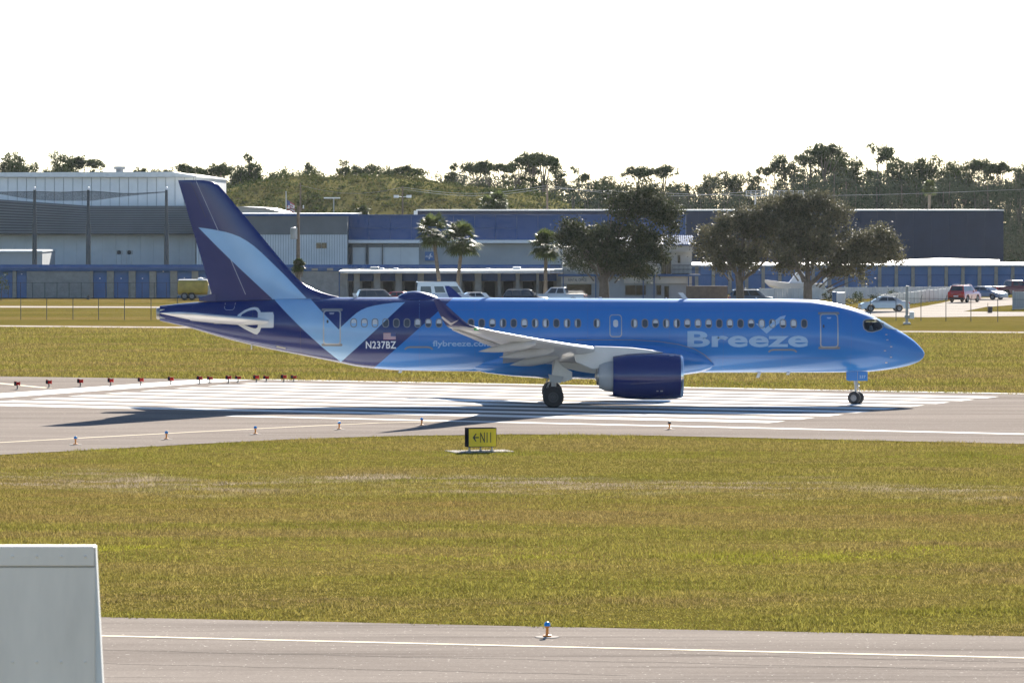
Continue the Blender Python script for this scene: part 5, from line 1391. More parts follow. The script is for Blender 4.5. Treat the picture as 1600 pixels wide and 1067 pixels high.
# ---- rental office
RY = 466.0
of = empty('rental_office', (0, 0, 0)); tag(of, 'two storey cream sided rental office with a blue balcony, behind the dark oak', 'building')
def siding(px0, px1, py0, py1, Y, m, root, nm='siding', step=2.2, zmin=None):
    b = MB(); px = px0
    while px < px1 - .2:
        bx(px, min(px1, px + step * .86), py0, py1, Y, Y + .06, mb=b, zmin=zmin); px += step
    bx(px0, px1, py0, py1, Y + .06, Y + .2, mb=b, zmin=zmin)
    o = b.build(nm, m, root); o['kind'] = 'stuff'; return o
bx(877, 1081, 431, 0, RY + .3, RY + 9, zmin=0).build('ground_floor', M['wallgrey'], of)
bx(880, 1081, 386, 430, RY + 2.2, RY + 9).build('upper_floor', M['cream'], of)
siding(880, 1081, 395, 429.5, RY + 2.0, M['cream'], of)
siding(1035, 1083, 382.5, 393.5, RY + 1.2, M['cream'], of, 'parapet_siding')
siding(877, 932, 432, 443, RY, M['cream'], of, 'fascia_siding'); siding(975, 1081, 432, 443, RY, M['cream'], of, 'fascia_siding')
bx(872, 1094, 428.8, 431.8, RY - .3, RY + 4).build('balcony_floor', M['blueroof'], of)
rt = MB()
for k in range(14):
    a = 1040 + k * 3.2
    rt.tube([P(a, 383, RY + 1.0), P(a - 1.0, 369, RY + 4.5)], .11, 6)
o = rt.build('tile_roof', M['blueroof'], of); o['kind'] = 'stuff'
rt = MB(); rt.add([P(900, 384, RY + 1.1), P(1083, 384, RY + 1.1), P(1080, 369.5, RY + 4.6), P(900, 369.5, RY + 4.6)], [(0, 1, 2, 3)]); rt.build('roof_slope', M['bluedoor'], of, fix=False)
for a, c_, t_, b__ in ((1033, 1041, 400, 428.6), (1042, 1048.5, 401, 428.6), (1059, 1063, 399, 411)): bx(a, c_, t_, b__, RY + 1.9, RY + 2.0).build('window' if b__ < 420 else 'door', M['glass'], of)
for a, c_, t_ in ((886, 924, 444.5), (977, 993, 446), (994, 1009, 446), (1026, 1033, 446), (1038, 1045, 447)): bx(a, c_, t_, 461 if a != 1038 else 474, RY + .2, RY + .3).build('window', M['glass'], of)
for a, c_ in ((860, 880), (1050, 1094)):
    rr = MB()
    for yy in (414.5, 421, 428): rr.tube([P(a, yy, RY - .2), P(c_, yy, RY - .2)], .035, 5)
    k = a
    while k <= c_: rr.tube([P(k, 414.5, RY - .2), P(k, 429, RY - .2)], .02, 4); k += 2.0
    rr.build('balcony_railing', M['black'], of)
for a in (880, 931, 1005, 1022, 1076): bx(a - .8, a + .8, 432, 0, RY - .2, RY - .05, zmin=0).build('post', M['blueroof'], of)
sgn = bx(886.5, 918, 433.2, 441.5, RY - .14, RY - .02).build('office_sign', M['cream'], None); tag(sgn, 'pale sign reading RENTAL OFFICE above the office door', 'sign')
vs, fs = text2d('RENTAL OFFICE', XP(888, RY), XP(916.5, RY), ZP(440, RY), ZP(434.8, RY), 0.012)
b_ = MB(); b_.add([(x, RY - .155, z) for x, z in vs], fs); b_.build('lettering', M['darksteel'], sgn, fix=False)

# ---- right storage row
TY = 520.0
s2 = empty('storage_row', (0, 0, 0)); tag(s2, 'row of blue storage doors with tan piers under a white roof, at the right', 'building')
bx(1080, 1900, 414, 0, TY + .3, TY + 11, zmin=0).build('wall', M['blueclad'], s2)
rr = MB(); rr.add([P(1080, 414.2, TY - .5), P(1900, 413.5, TY - .5), P(1900, 409.5, TY + 12), P(1080, 410, TY + 12)], [(0, 1, 2, 3)])
rr.add([P(1080, 416.4, TY - .5), P(1900, 415.7, TY - .5), P(1900, 413.5, TY - .5), P(1080, 414.2, TY - .5)], [(0, 1, 2, 3)]); rr.build('roof', M['roofwhite'], s2, fix=False)
bx(1080, 1900, 416.6, 429.5, TY, TY + .29).build('fascia', M['bluedoor'], s2)
px = 1086.0; i = 0
while px < 1640:
    bx(px, px + 5.2, 417, 0, TY - .15, TY + .29, zmin=0).build('pier', M['tanblock'], s2)
    d_ = MB(); zt = ZP(430.5, TY)
    for k in range(8): d_.box(XP(px + 5.6, TY), XP(px + 25.6, TY), TY + .08 + (.03 if k % 2 else 0), TY + .28, zt * k / 8, zt * (k + 1) / 8 - .015)
    d_.build('roller_door', M['bluedoor'], s2); px += 26.0
b_ = MB(); bx(1466, 1490, 424, 0, TY - .16, TY - .02, mb=b_, zmin=0)
lw = MB(); lw.add([P(1370, 411, TY + 20), P(1560, 408.5, TY + 20), P(1562, 406, TY + 45), P(1470, 403.5, TY + 60), P(1370, 407.5, TY + 45)], [(0, 1, 2, 3, 4)]); lw.prism([(XP(1370, TY + 20), 0), (XP(1560, TY + 20), 0), (XP(1560, TY + 20), ZP(408.5, TY + 20)), (XP(1370, TY + 20), ZP(411, TY + 20))], TY + 20, TY + 21)
o = lw.build('low_white_building', M['roofwhite'], None); tag(o, 'low building with a sunlit white roof in front of the dark warehouse', 'building')
bw = bx(1072, 1137, 447, 0, 462, 462.3, zmin=0).build('block_wall', M['brownblock']); tag(bw, 'low brown block wall right of the rental office', 'wall')
#bw = MB(); bx(1071.5, 1137.5, 446.3, 447, 461.9, 462.4, mb=bw).build('coping', M['tanblock'], bpy.data.objects['block_wall.003'] if 'block_wall.003' in bpy.data.objects else None) if False else None

# ---- white vinyl fence, right
def board_fence(path, h, name, label, m, board=0.30, gap=0.03):
    root = empty(name, (path[0].x, path[0].y, 0)); o0 = Vector((path[0].x, path[0].y, 0))
    for i in range(len(path) - 1):
        a, b = path[i] - o0, path[i + 1] - o0; d = (b - a); ln = d.length; d.normalize(); n = Vector((-d.y, d.x, 0))
        np_ = max(1, round(ln / 2.4))
        for k in range(np_ + (1 if i == len(path) - 2 else 0)):
            p = a + d * ln * k / np_
            q = MB(); q.box(p.x - .07, p.x + .07, p.y - .07, p.y + .07, 0, h + .1); q.build('post', m, root)
        for k in range(np_):
            p0 = a + d * (ln * k / np_ + .08); L_ = ln / np_ - .16; q = MB()
            nb_ = max(1, int(L_ / board))
            for j in range(nb_):
                c0 = p0 + d * (L_ * j / nb_ + gap / 2); c1 = p0 + d * (L_ * (j + 1) / nb_ - gap / 2)
                q.slab([tuple((c0 + n * .02).xy), tuple((c1 + n * .02).xy), tuple((c1 - n * .02).xy), tuple((c0 - n * .02).xy)], .05, h)
            o = q.build('panel', m, root); o['kind'] = 'stuff'
    tag(root, label, 'fence'); return root
M['vinyl'] = mat('white_vinyl', (0.62, 0.61, 0.60), 0.5, vary=0.1, scale=1)
fa = [G(1165, 471), G(1210, 469.5), G(1260, 469), G(1320, 467.5), G(1486, 466.5)]
board_fence(fa, 1.3, 'board_fence', 'long white board fence running in front of the right storage units', M['vinyl'])
board_fence([G(1485, 468.5), G(1445, 472.5), G(1405, 477.5), G(1375, 481)], 1.25, 'board_fence', 'short white board fence slanting towards the silver sedan', M['vinyl'])
board_fence([G(1492, 466), G(1513, 463.5)], 1.3, 'board_fence', 'white fence stub behind the red car', M['vinyl'])
board_fence([G(1583, 484), G(1640, 483), G(1700, 482)], 1.75, 'board_fence', 'weathered grey board fence at the right edge', M['wallgrey'])
ub = bx(1301, 1307, 456, 0, 452, 453, zmin=0).build('utility_cabinet', M['bluedoor'], bevel=.04); tag(ub, 'blue upright utility cabinet at the white fence', 'cabinet')
ub = bx(1308, 1321, 457, 0, 454, 455, zmin=0).build('utility_cabinet', M['white'], bevel=.04); tag(ub, 'white utility cabinet beside the blue one at the fence', 'cabinet')

# ---- chain-link fences
def chain_fence(pxs, ybase, top_h, name_label, arm=False):
    p0 = G(pxs[0], ybase(pxs[0])); root = empty('chain_link_fence', p0); pts = []
    for px in pxs:
        p = G(px, ybase(px)) - p0; pts.append(p)
        q = MB(); q.tube([p, p + Vector((0, 0, top_h))], .035, 6)
        if arm: q.tube([p + Vector((0, 0, top_h - .02)), p + Vector((.1, -.22, top_h + .3))], .025, 5)
        q.build('post', M['darksteel'], root)
    w_ = MB()
    for a, b in zip(pts[:-1], pts[1:]):
        w_.tube([a + Vector((0, 0, top_h - .03)), b + Vector((0, 0, top_h - .03))], .018, 4)
        for k in range(1, 9): w_.tube([a + Vector((0, 0, top_h * k / 9)), b + Vector((0, 0, top_h * k / 9))], .004, 3)
    o = w_.build('wires', M['darksteel'], root); o['kind'] = 'stuff'
    tag(root, name_label, 'fence'); return root
chain_fence([-48, -8, 32.5, 73, 114, 154, 194.5, 236, 277, 318, 358, 399, 440, 480], lambda p: 499.5 + .002 * p, 1.95, 'thin chain-link fence on the grass left of the tail')
chain_fence([1360, 1400, 1439, 1478, 1517, 1559, 1601, 1643], lambda p: 501 + (p - 1400) * .012, 2.0, 'thin chain-link fence across the grass right of the nose', True)
chain_fence([-25, -6, 13, 32, 51, 70, 89, 108, 127, 146, 165, 184, 203, 222, 241, 260, 279, 298, 317], lambda p: 466.2, 1.75, 'dark chain-link fence right against the left storage units')
# ------------------------------------------------------------------ vehicles
def carpaint(name, col): return mat(name, col, 0.25, metal=0.2, coat=0.8, vary=0.04)
M['silver'] = carpaint('silver_car_paint', (0.42, 0.44, 0.46)); M['carred'] = carpaint('red_car_paint', (0.36, 0.025, 0.02)); M['carblue'] = carpaint('steel_blue_car_paint', (0.10, 0.15, 0.24))
M['maroon'] = carpaint('maroon_car_paint', (0.14, 0.025, 0.02)); M['carblack'] = carpaint('black_car_paint', (0.02, 0.02, 0.022)); M['carwhite'] = carpaint('white_car_paint', (0.65, 0.66, 0.68)); M['cargrey'] = carpaint('dark_grey_car_paint', (0.08, 0.08, 0.085))
M['redlamp'] = mat('red_tail_lamp', (0.5, 0.01, 0.01), 0.2); M['lamp'] = mat('clear_head_lamp', (0.7, 0.7, 0.7), 0.1); M['carglass'] = glass_mat('car_glass', (0.03, 0.035, 0.04), 0.03)
CARS = {  # length, width, body outline (x, z), cabin base (x0, x1, z), cabin top (x0, x1, z), wheel x, wheel radius; nose at +x
 'sedan': dict(w=1.82, body=[(-2.35, .35), (-2.38, .75), (-2.25, .98), (-1.55, 1.02), (1.0, .98), (1.9, .86), (2.28, .68), (2.35, .35)], base=(-1.75, 1.15, .99), top=(-0.95, .35, 1.44), wh=(-1.38, 1.4), r=.33),
 'suv': dict(w=1.92, body=[(-2.3, .42), (-2.36, .9), (-2.3, 1.15), (1.0, 1.12), (1.95, 1.05), (2.3, .85), (2.35, .42)], base=(-2.28, 1.2, 1.13), top=(-1.95, .45, 1.78), wh=(-1.4, 1.42), r=.39),
 'pickup': dict(w=2.0, body=[(-2.8, .5), (-2.85, .95), (-2.8, 1.18), (.2, 1.2), (1.3, 1.2), (2.4, 1.14), (2.75, .95), (2.8, .5)], base=(-1.0, 1.35, 1.2), top=(-.75, .65, 1.86), wh=(-1.75, 1.75), r=.42),
 'van': dict(w=2.0, body=[(-2.9, .4), (-2.95, 1.1), (-2.9, 1.35), (1.6, 1.35), (2.3, 1.25), (2.8, .95), (2.9, .4)], base=(-2.9, 1.9, 1.35), top=(-2.75, 1.1, 2.55), wh=(-1.85, 1.75), r=.36)}
def car(kind, loc, rz, m, name, label, cat):
    k = CARS[kind]; w = k['w'] / 2; root = empty(name, loc, rz)
    # body: outline with wheel arches, sides slightly drawn in at the sill and shoulder
    bottom = []; z0 = k['body'][0][1] - .12
    for wx_ in sorted(k['wh'], reverse=True):
        for a in range(0, 181, 20): bottom.append((wx_ + (k['r'] + .07) * math.cos(R(a)), max(z0, k['r'] + (k['r'] + .07) * math.sin(R(a)))))
    out = k['body'][:] + [(k['body'][-1][0] - .05, z0)] + bottom + [(k['body'][0][0] + .05, z0)]
    zs_ = [p[1] for p in k['body']]; zm = max(zs_)
    n = len(out); rows = []
    for y, sh in ((-w, .0), (-w * .92, .035), (w * .92, .035), (w, .0)):
        inn = 1 if abs(y) == w else 0
        cx = 0
        rows.append([(x * (1 - .012 * inn), y * (1 - (.05 if (z > zm - .12 and inn) else 0)), z - (.04 if (inn and z > zm - .12) else 0)) for x, z in out])
    b = MB(); b.add([p for r_ in rows for p in r_], [(i * n + j, i * n + (j + 1) % n, (i + 1) * n + (j + 1) % n, (i + 1) * n + j) for i in range(3) for j in range(n)])
    b.f += [tuple(range(n - 1, -1, -1)), tuple(3 * n + j for j in range(n))]; b.m += [0, 0]
    body = b.build('body', m, root, smooth=35)
    b0, b1, bz = k['base']; t0, t1, tz = k['top']; wb, wt = w * .90, w * .70 if kind != 'van' else w * .82
    Bv = [Vector(p) for p in ((b0, -wb, bz - .03), (b1, -wb, bz - .03), (b1, wb, bz - .03), (b0, wb, bz - .03))]; Tv = [Vector(p) for p in ((t0, -wt, tz), (t1, -wt, tz), (t1, wt, tz), (t0, wt, tz))]
    c = MB(); c.add(Bv + Tv, [(0, 1, 5, 4), (1, 2, 6, 5), (2, 3, 7, 6), (3, 0, 4, 7), (4, 5, 6, 7)]); cab_ = c.build('cabin', m, root, bevel=.05)
    def pane(q, u0, u1, v0, v1, nm='window'):
        A, B_, C_, D = q
        def pt(u_, v_): return (A * (1 - u_) + B_ * u_) * (1 - v_) + (D * (1 - u_) + C_ * u_) * v_
        nn = (B_ - A).cross(D - A).normalized() * .012
        g = MB(); g.add([pt(u0, v0) + nn, pt(u1, v0) + nn, pt(u1, v1) + nn, pt(u0, v1) + nn], [(0, 1, 2, 3)]); g.build(nm, M['carglass'], root, fix=False)
    sides = [[Bv[0], Bv[1], Tv[1], Tv[0]], [Bv[2], Bv[3], Tv[3], Tv[2]]]
    spl = {'sedan': ((.2, .5), (.53, .86)), 'suv': ((.05, .24), (.27, .55), (.58, .88)), 'pickup': ((.1, .45), (.5, .88)), 'van': ((.08, .32), (.40, .62), (.78, .96))}[kind]
    for si, q in enumerate(sides):
        for a, b_ in spl:
            if si: a, b_ = 1 - b_, 1 - a
            pane(q, a, b_, .16 if kind != 'van' else .1, .88 if kind != 'van' else .62)
    pane([Bv[1], Bv[2], Tv[2], Tv[1]], .07, .93, .1, .92, 'windscreen'); pane([Bv[3], Bv[0], Tv[0], Tv[3]], .08, .92, .22, .9, 'rear_window')
    if kind == 'pickup':
        q = MB(); q.box(-2.72, -1.08, -w * .82, w * .82, 1.19, 1.225); q.build('load_bed', M['black'], root)
    if kind == 'suv':
        for s_ in (-1, 1):
            q = MB(); q.tube([(t0 + .1, s_ * wt * .9, tz + .02), (t0 + .2, s_ * wt * .9, tz + .09), (t1 - .2, s_ * wt * .9, tz + .09), (t1 - .1, s_ * wt * .9, tz + .02)], .025, 6); q.build('roof_rail', M['galv'], root)
    for wx_ in k['wh']:
        for s_ in (-1, 1): wheel(wx_, s_ * (w - .11), k['r'], k['r'], .22, root, 0, .6)
    fx = k['body'][-2][0]; rx = k['body'][1][0]; hz = k['body'][-2][1]; rzz = k['body'][2][1]
    for s_ in (-1, 1):
        q = MB(); q.box(fx - .16, fx + .02, s_ * w * .72 - .2, s_ * w * .72 + .2, hz - .06, hz + .07); q.build('headlight', M['lamp'], root, bevel=.03)
        q = MB(); q.box(rx - .015, rx + .1, s_ * w * .78 - .16, s_ * w * .78 + .16, rzz - .26, rzz - .06); q.build('tail_light', M['redlamp'], root, bevel=.03)
        q = MB(); q.box(b1 - .45, b1 - .28, s_ * (w + .02) - .07, s_ * (w + .02) + .07, bz + .02, bz + .15); q.build('mirror', m, root, bevel=.03)
    for x_, nm in ((fx + .01, 'front_bumper'), (k['body'][0][0] - .01, 'rear_bumper')):
        q = MB(); q.box(x_ - .06, x_ + .06, -w * .9, w * .9, z0 + .02, z0 + .24); q.build(nm, M['black'] if kind != 'sedan' else m, root, bevel=.03)
    q = MB(); q.box(k['body'][0][0] - .09, k['body'][0][0] - .065, -.26, .26, .62, .74); q.build('number_plate', M['white'], root)
    tag(root, label, cat); return root
def at(px, py): p = G(px, py); p.z = .02; return p
car('sedan', at(1380.5, 487), R(186), M['silver'], 'parked_car', 'silver sedan parked beside the jet nose behind the fence', 'car')
car('suv', at(1507, 472.5), R(62), M['carred'], 'parked_car', 'red sport utility car seen from behind on the car park', 'car')
car('sedan', at(1540, 468.5), R(-38), M['carblue'], 'parked_car', 'steel blue sedan next to the red car', 'car')
car('pickup', at(1585, 464.5), R(28), M['maroon'], 'pickup_truck', 'maroon pickup truck at the right edge of the car park', 'pickup')
car('van', Vector((XP(694, 450), 450, .02)), R(8), M['carwhite'], 'cargo_van', 'white high-roofed van between the two palms', 'van')
car('suv', Vector((XP(592, 447), 447, .02)), R(12), M['cargrey'], 'parked_car', 'dark grey car glinting left of the white van', 'car')
car('suv', Vector((XP(823, 446), 446, .02)), R(-6), M['carblack'], 'parked_car', 'black sport utility car under the white canopy', 'car')
car('sedan', Vector((XP(745, 452), 452, .02)), R(10), M['carwhite'], 'parked_car', 'white car with bright glints just right of the white van', 'car')
car('sedan', Vector((XP(627, 455), 455, .02)), R(-15), M['carred'], 'parked_car', 'reddish car half hidden behind the satellite dome', 'car')
car('pickup', Vector((XP(872, 456), 456, .02)), R(170), M['carwhite'], 'pickup_truck', 'white truck beside the rental office door', 'pickup')
car('suv', Vector((XP(1176, 447), 447, .02)), R(4), M['carblue'], 'parked_car', 'dark blue car below the left oak of the two', 'car')
car('van', Vector((XP(1580, 585), 585, .02)), R(180), M['carwhite'], 'cargo_van', 'white van far off right of the dark warehouse', 'van')

# ---- boat on its trailer under the oak
bt = empty('motor_boat', (XP(1245, 487), 487, 0)); tag(bt, 'white motor boat standing behind the white fence under the oak', 'boat')
rg = []
for x, hw, zk, zt in ((-3.0, 1.0, 1.0, 1.75), (-1.5, 1.1, .9, 1.75), (0.5, 1.05, .9, 1.8), (2.0, .75, 1.05, 1.95), (3.0, .35, 1.4, 2.1), (3.5, .04, 1.9, 2.2)):
    rg.append([(-x, hw, zt), (-x, hw * .8, zk + .25), (-x, 0, zk), (-x, -hw * .8, zk + .25), (-x, -hw, zt)])
h_ = loft(rg).build('hull', M['carwhite'], bt, smooth=30)
q = MB(); q.prism([(-.9, 1.8), (1.1, 1.8), (.9, 2.7), (.5, 3.1), (.1, 3.1), (-.3, 2.6)], -.55, .55); q.build('console', M['white'], bt, bevel=.05)
q = MB(); q.box(2.9, 3.3, -.3, .3, 1.5, 2.5); q.build('outboard_motor', M['white'], bt, bevel=.12)
q = MB(); q.tube([(-.6, 0, 1.9), (-.35, 0, 3.4)], .04, 6); q.build('antenna', M['galv'], bt)
q = MB(); q.box(-2.8, 2.8, -.6, -.5, .55, .7); q.box(-2.8, 2.8, .5, .6, .55, .7); q.box(-2.5, -2.3, -.5, .5, .6, 1.1); q.box(1.9, 2.1, -.5, .5, .6, 1.0); q.build('trailer_frame', M['galv'], bt)
for s_ in (-1, 1): wheel(.6, s_ * .95, .33, .33, .2, bt, 0, .6)

# ---- yellow tank trailer at the left
ty = empty('tank_trailer', (XP(302, 486), 486, 0)); tag(ty, 'yellow and white tank trailer beside the tail fin', 'trailer')
rg = []
for x in (-1.65, -1.55, -1.2, 1.2, 1.55, 1.65):
    k_ = 1 if abs(x) < 1.3 else (.97 if abs(x) < 1.6 else .86)
    rg.append([(x, .95 * k_ * (abs(math.cos(t)) ** .6) * (1 if math.cos(t) > 0 else -1), 1.33 + .82 * k_ * (abs(math.sin(t)) ** .6) * (1 if math.sin(t) > 0 else -1)) for t in [2 * math.pi * j / 28 for j in range(28)]])
M['mustard'] = mat('faded_yellow_paint', (0.42, 0.30, 0.05), 0.5, vary=0.25, scale=1.2)
tk = loft(rg).build('tank', M['mustard'], ty, smooth=50)
q = MB(); q.box(-1.62, 1.62, -.7, .7, 2.08, 2.2); q.build('walkway', M['white'], ty, bevel=.06)
q = MB(); q.lathe([(0, .3), (.18, .3), (.22, .05)], (.8, 0, 2.2), 'z', 16); q.build('hatch', M['white'], ty, smooth=30)
q = MB(); q.box(-1.7, 1.7, -.5, .5, .42, .56); q.box(1.6, 1.9, -.8, .8, .4, 1.6); q.build('chassis', M['galv'], ty)
for wx_ in (-.9, -.1): 
    for s_ in (-1, 1): wheel(wx_, s_ * .85, .4, .4, .25, ty, 0, .6)

# ------------------------------------------------------------------ poles, wires, flag
def pole(px, py_top, py_base, Y, r0, r1, label, m, extra=None):
    x = XP(px, Y); b = MB(); b.tube([(x, Y, 0), (x, Y, ZP(py_top, Y))], [r0, r1], 8)
    o = b.build('utility_pole', m, smooth=50); tag(o, label, 'pole')
    if extra: extra(o, x, Y)
    return o
def tfm(o, x, Y):
    b = MB(); b.box(x - 1.1, x + .7, Y - .08, Y + .08, ZP(327.5, Y), ZP(326, Y)); b.build('cross_arm', M['wood'], o)
    b = MB(); b.lathe([(0, .05), (.02, .38), (1.2, .38), (1.3, .1)], (XP(459.5, Y), Y - .4, ZP(374, Y)), 'z', 14); b.build('transformer', M['galv'], o, smooth=40)
    for d in (-1.0, -.5, .55):
        b = MB(); b.lathe([(0, .05), (.1, .09), (.2, .05), (.3, .08), (.36, .02)], (x + d, Y, ZP(326, Y)), 'z', 8); b.build('insulator', M['white'], o)
pole(466, 322, 0, 479, .24, .15, 'leaning wooden utility pole with a transformer behind the fin', M['wood'], tfm)
def lamps(o, x, Y):
    for d in (-1, 1):
        b = MB(); b.tube([(x, Y, ZP(308, Y)), (x + d * .9, Y, ZP(307, Y))], .05, 5); b.box(x + d * .9 - .35, x + d * .9 + .35, Y - .25, Y + .25, ZP(307.5, Y) - .15, ZP(305, Y)); b.build('flood_lamp', M['white'], o)
pole(629, 291, 0, 632, .17, .1, 'thin pole with twin flood lamps in front of the scrub hill', M['wood'], lamps)
pole(521.5, 309, 0, 634, .12, .08, 'thin grey lamp pole above the grey clad building', M['galv'], lambda o, x, Y: MB().box(x - 1.4, x + .9, Y - .2, Y + .2, ZP(310.5, Y), ZP(308.5, Y)).build('lamp_head', M['white'], o))
pole(469.5, 286, 0, 628, .16, .1, 'bare thin pole above the wooden utility pole', M['wood'])
pole(855, 288, 0, 640, .18, .12, 'bare utility pole at the foot of the hill, left of the oak', M['wood'])
wire = MB()
for a, b_, dz in (((469.5, 290, 628), (629, 293, 632), 0), ((629, 293, 632), (855, 290, 640), 0), ((855, 290, 640), (1165, 300, 626), 0), ((855, 294, 640), (1600, 296, 640), 0), ((629, 296, 632), (855, 294, 640), 0)):
    p, q = P(*a), P(*b_); wire.tube([p.lerp(q, t / 10) + Vector((0, 0, -1.0 * math.sin(math.pi * t / 10))) for t in range(11)], .022, 4)
o = wire.build('power_lines', M['galv']); tag(o, 'thin power lines strung along the foot of the hill', 'cable')
fp = MB(); x, Y = XP(447, 615), 615; fp.tube([(x, Y, 0), (x, Y, ZP(299, Y))], [.08, .05], 6)
o = fp.build('flagpole', M['white']); tag(o, 'white flagpole behind the tail fin', 'flagpole')
ff_ = MB(); NXf = 10
for j in range(8):
    for i in range(NXf): ff_.v.append((x + .05 + .12 * i + .02 * j, Y + .12 * math.sin(i * .9 + j * .2), ZP(312, Y) - .2 * j - .07 * i * (1 + .1 * math.sin(j))))
ff_.f = [(j * NXf + i, j * NXf + i + 1, (j + 1) * NXf + i + 1, (j + 1) * NXf + i) for j in range(7) for i in range(NXf - 1)]
ff_.m = [2 if (j < 4 and i < 4) else (j % 2) for j in range(7) for i in range(NXf - 1)]
fo = ff_.build('flag', [M['flagred'], M['flagwhite'], M['flagblue']], smooth=80, fix=False); tag(fo, 'small drooping red and white striped flag on the flagpole', 'flag')

# ---- service post with box, right of the nose
Y = 384.0; x = XP(1417, Y)
sp = MB(); sp.tube([(x, Y, 0), (x, Y, ZP(446.5, Y))], .12, 12); o = sp.build('service_post', M['galv'], smooth=40); tag(o, 'grey steel post with a white box at the fence right of the nose', 'post')
q = MB(); q.box(XP(1421, Y), XP(1428, Y), Y - .2, Y + .2, ZP(498, Y), ZP(487, Y)); q.build('equipment_box', M['white'], o, bevel=.02)
q = MB(); q.box(XP(1413, Y), XP(1421, Y), Y - .3, Y - .13, ZP(497, Y), ZP(492.5, Y)); q.build('junction_box', M['galv'], o, bevel=.02)
q = MB(); q.box(x - .3, x + .3, Y - .3, Y + .3, 0, .15); q.build('footing', M['concrete'], o, bevel=.02)
for px, py, h, label in ((1545.5, 489, .85, 'dark bin on a stake by the car park grass'), ):
    p = G(px, py); q = MB(); q.lathe([(0, .2), (.55, .24), (.6, .26)], (p.x + .1, p.y, .0), 'z', 12); o = q.build('bin', M['black']); tag(o, label, 'bin')
    q = MB(); q.tube([(p.x - .12, p.y, 0), (p.x - .12, p.y, .95)], .03, 5); q.build('stake', M['wood'], o)
p = G(138, 468); q = MB(); q.box(p.x - .16, p.x + .16, p.y - .15, p.y + .15, 0, .38); q.lathe([(.38, .06), (.5, .05), (.55, .01)], (p.x, p.y, 0), 'z', 8); o = q.build('ground_box', M['darksteel'], bevel=.02); tag(o, 'small dark ground box at the foot of the grey block wall', 'box')

# ---- shrubs by the white fence
def shrub(px, py, r_, h, label, m, seed):
    p = G(px, py); root = empty('shrub', (p.x, p.y, 0)); rr_ = np.random.default_rng(seed)
    link_mesh('foliage', quads_mesh('foliage', lobe_points(rr_, [(0, 0, h * .55, r_, r_ * .8, h * .45)], 520, .12, 16), .14, seed, .2), m, root)
    t = MB(); t.tube([(0, 0, 0), (.05, 0, h * .6)], [.05, .02], 5); t.build('stem', M['bark'], root); tag(root, label, 'shrub', 'shrubs along the white fence')
for i, (px, py, r_, h, lb) in enumerate(((1296, 471.5, .7, 1.3, 'dark shrub just left of the blue cabinet'), (1340, 473, .55, 1.2, 'thin shrub between the cabinets and the silver sedan'), (1375, 473, 1.0, .9, 'brownish low shrub above the silver sedan roof'), (1396, 473, .8, 1.3, 'green shrub above the silver sedan boot'), (1330, 475, 1.6, .55, 'low yellow-green ground shrub below the fence'), (2, 470, .9, 3.2, 'shrub at the left edge by the storage units'))):
    shrub(px, py, r_, h, lb, M['scrub'] if i % 2 else M['oakleaf'], 200 + i)

# ------------------------------------------------------------------ airfield lights and sign
M['padgrey'] = mat('grey_pad', (0.38, 0.355, 0.33), 0.9, spec=0.0)
def edge_light(px, py, label, lens, stem, h=0.36, dark=False):
    p = G(px, py); root = empty('edge_light', (p.x, p.y, .024))
    q = MB(); q.slab([(.28 * math.cos(t * .3927), .28 * math.sin(t * .3927)) for t in range(16)], 0, .012); q.build('base_pad', M['padgrey'], root)
    q = MB(); q.lathe([(.02, .10), (.05, .10), (.06, .035), (h * .62, .035), (h * .62, .055), (h * .7, .06)], (0, 0, 0), 'z', 12); q.build('stem', stem, root, smooth=40)
    q = MB(); q.lathe([(h * .7, .06), (h * .72, .075), (h * .9, .07), (h * .98, .04), (h, .005)], (0, 0, 0), 'z', 14); q.build('lens', lens, root, smooth=60)
    tag(root, label, 'runway light', 'taxiway edge lights'); return root
for i, (px, py) in enumerate(((118, 695.5), (260, 687), (399, 679), (530, 671.5), (659, 665.5))):
    edge_light(px, py, f'{ORD[i]} blue edge light from the left along the near runway edge', M['bluelens'], M['orange'])
edge_light(855, 996.5, 'blue edge light on an orange stem on the foreground taxiway', M['bluelens'], M['orange'])
edge_light(1046, 671.5, 'amber runway light with a dark head right of the yellow sign', M['black'], M['orange'])
M['signblack'] = mat('matt_black_housing', (0.012, 0.013, 0.02), 1.0, spec=0.0)
def red_light(px, py, small, label):
    p = G(px, py); root = empty('threshold_light', (p.x, p.y, .024)); s_ = .8 if small else 1.0
    q = MB(); q.lathe([(0, .12), (.02, .12), (.03, .035), (.24 * s_, .035)], (0, 0, 0), 'z', 10); q.build('stem', M['darksteel'], root)
    z = .32 * s_
    q = MB(); q.lathe([(-.14, .02), (-.13, .10 * s_), (0, .115 * s_)], (-.04, 0, z), 'x', 14); q.build('rear_housing', M['signblack'], root, smooth=40)
    q = MB(); q.lathe([(0, .115 * s_), (.05, .09 * s_), (.1, .085 * s_), (.2, .12 * s_), (.2, .02)], (-.04, 0, z), 'x', 14); q.build('front_housing', M['red'], root, smooth=40)
    q = MB(); q.lathe([(z + .08, .03), (z + .12, .05), (z + .14, .01)], (-.12, 0, 0), 'z', 8); q.build('cap', M['red'], root)
    tag(root, label, 'runway light', 'red threshold lights')
lr = [(27, 609), (76.5, 606.5), (125.5, 605), (173, 603.8), (220, 602.6), (267, 601.3), (312, 600.2), (357, 599.3), (400.5, 598.4), (443.5, 597.8)]
for i, (px, py) in enumerate(lr): red_light(px, py, False, f'{ORD[i]} large red light from the left on the far runway edge')
for i, (px, py) in enumerate(((328, 598.5), (372, 597.8), (416, 597.2), (459, 596.6))): red_light(px, py, True, f'{ORD[i]} small red light from the left in the farther row')

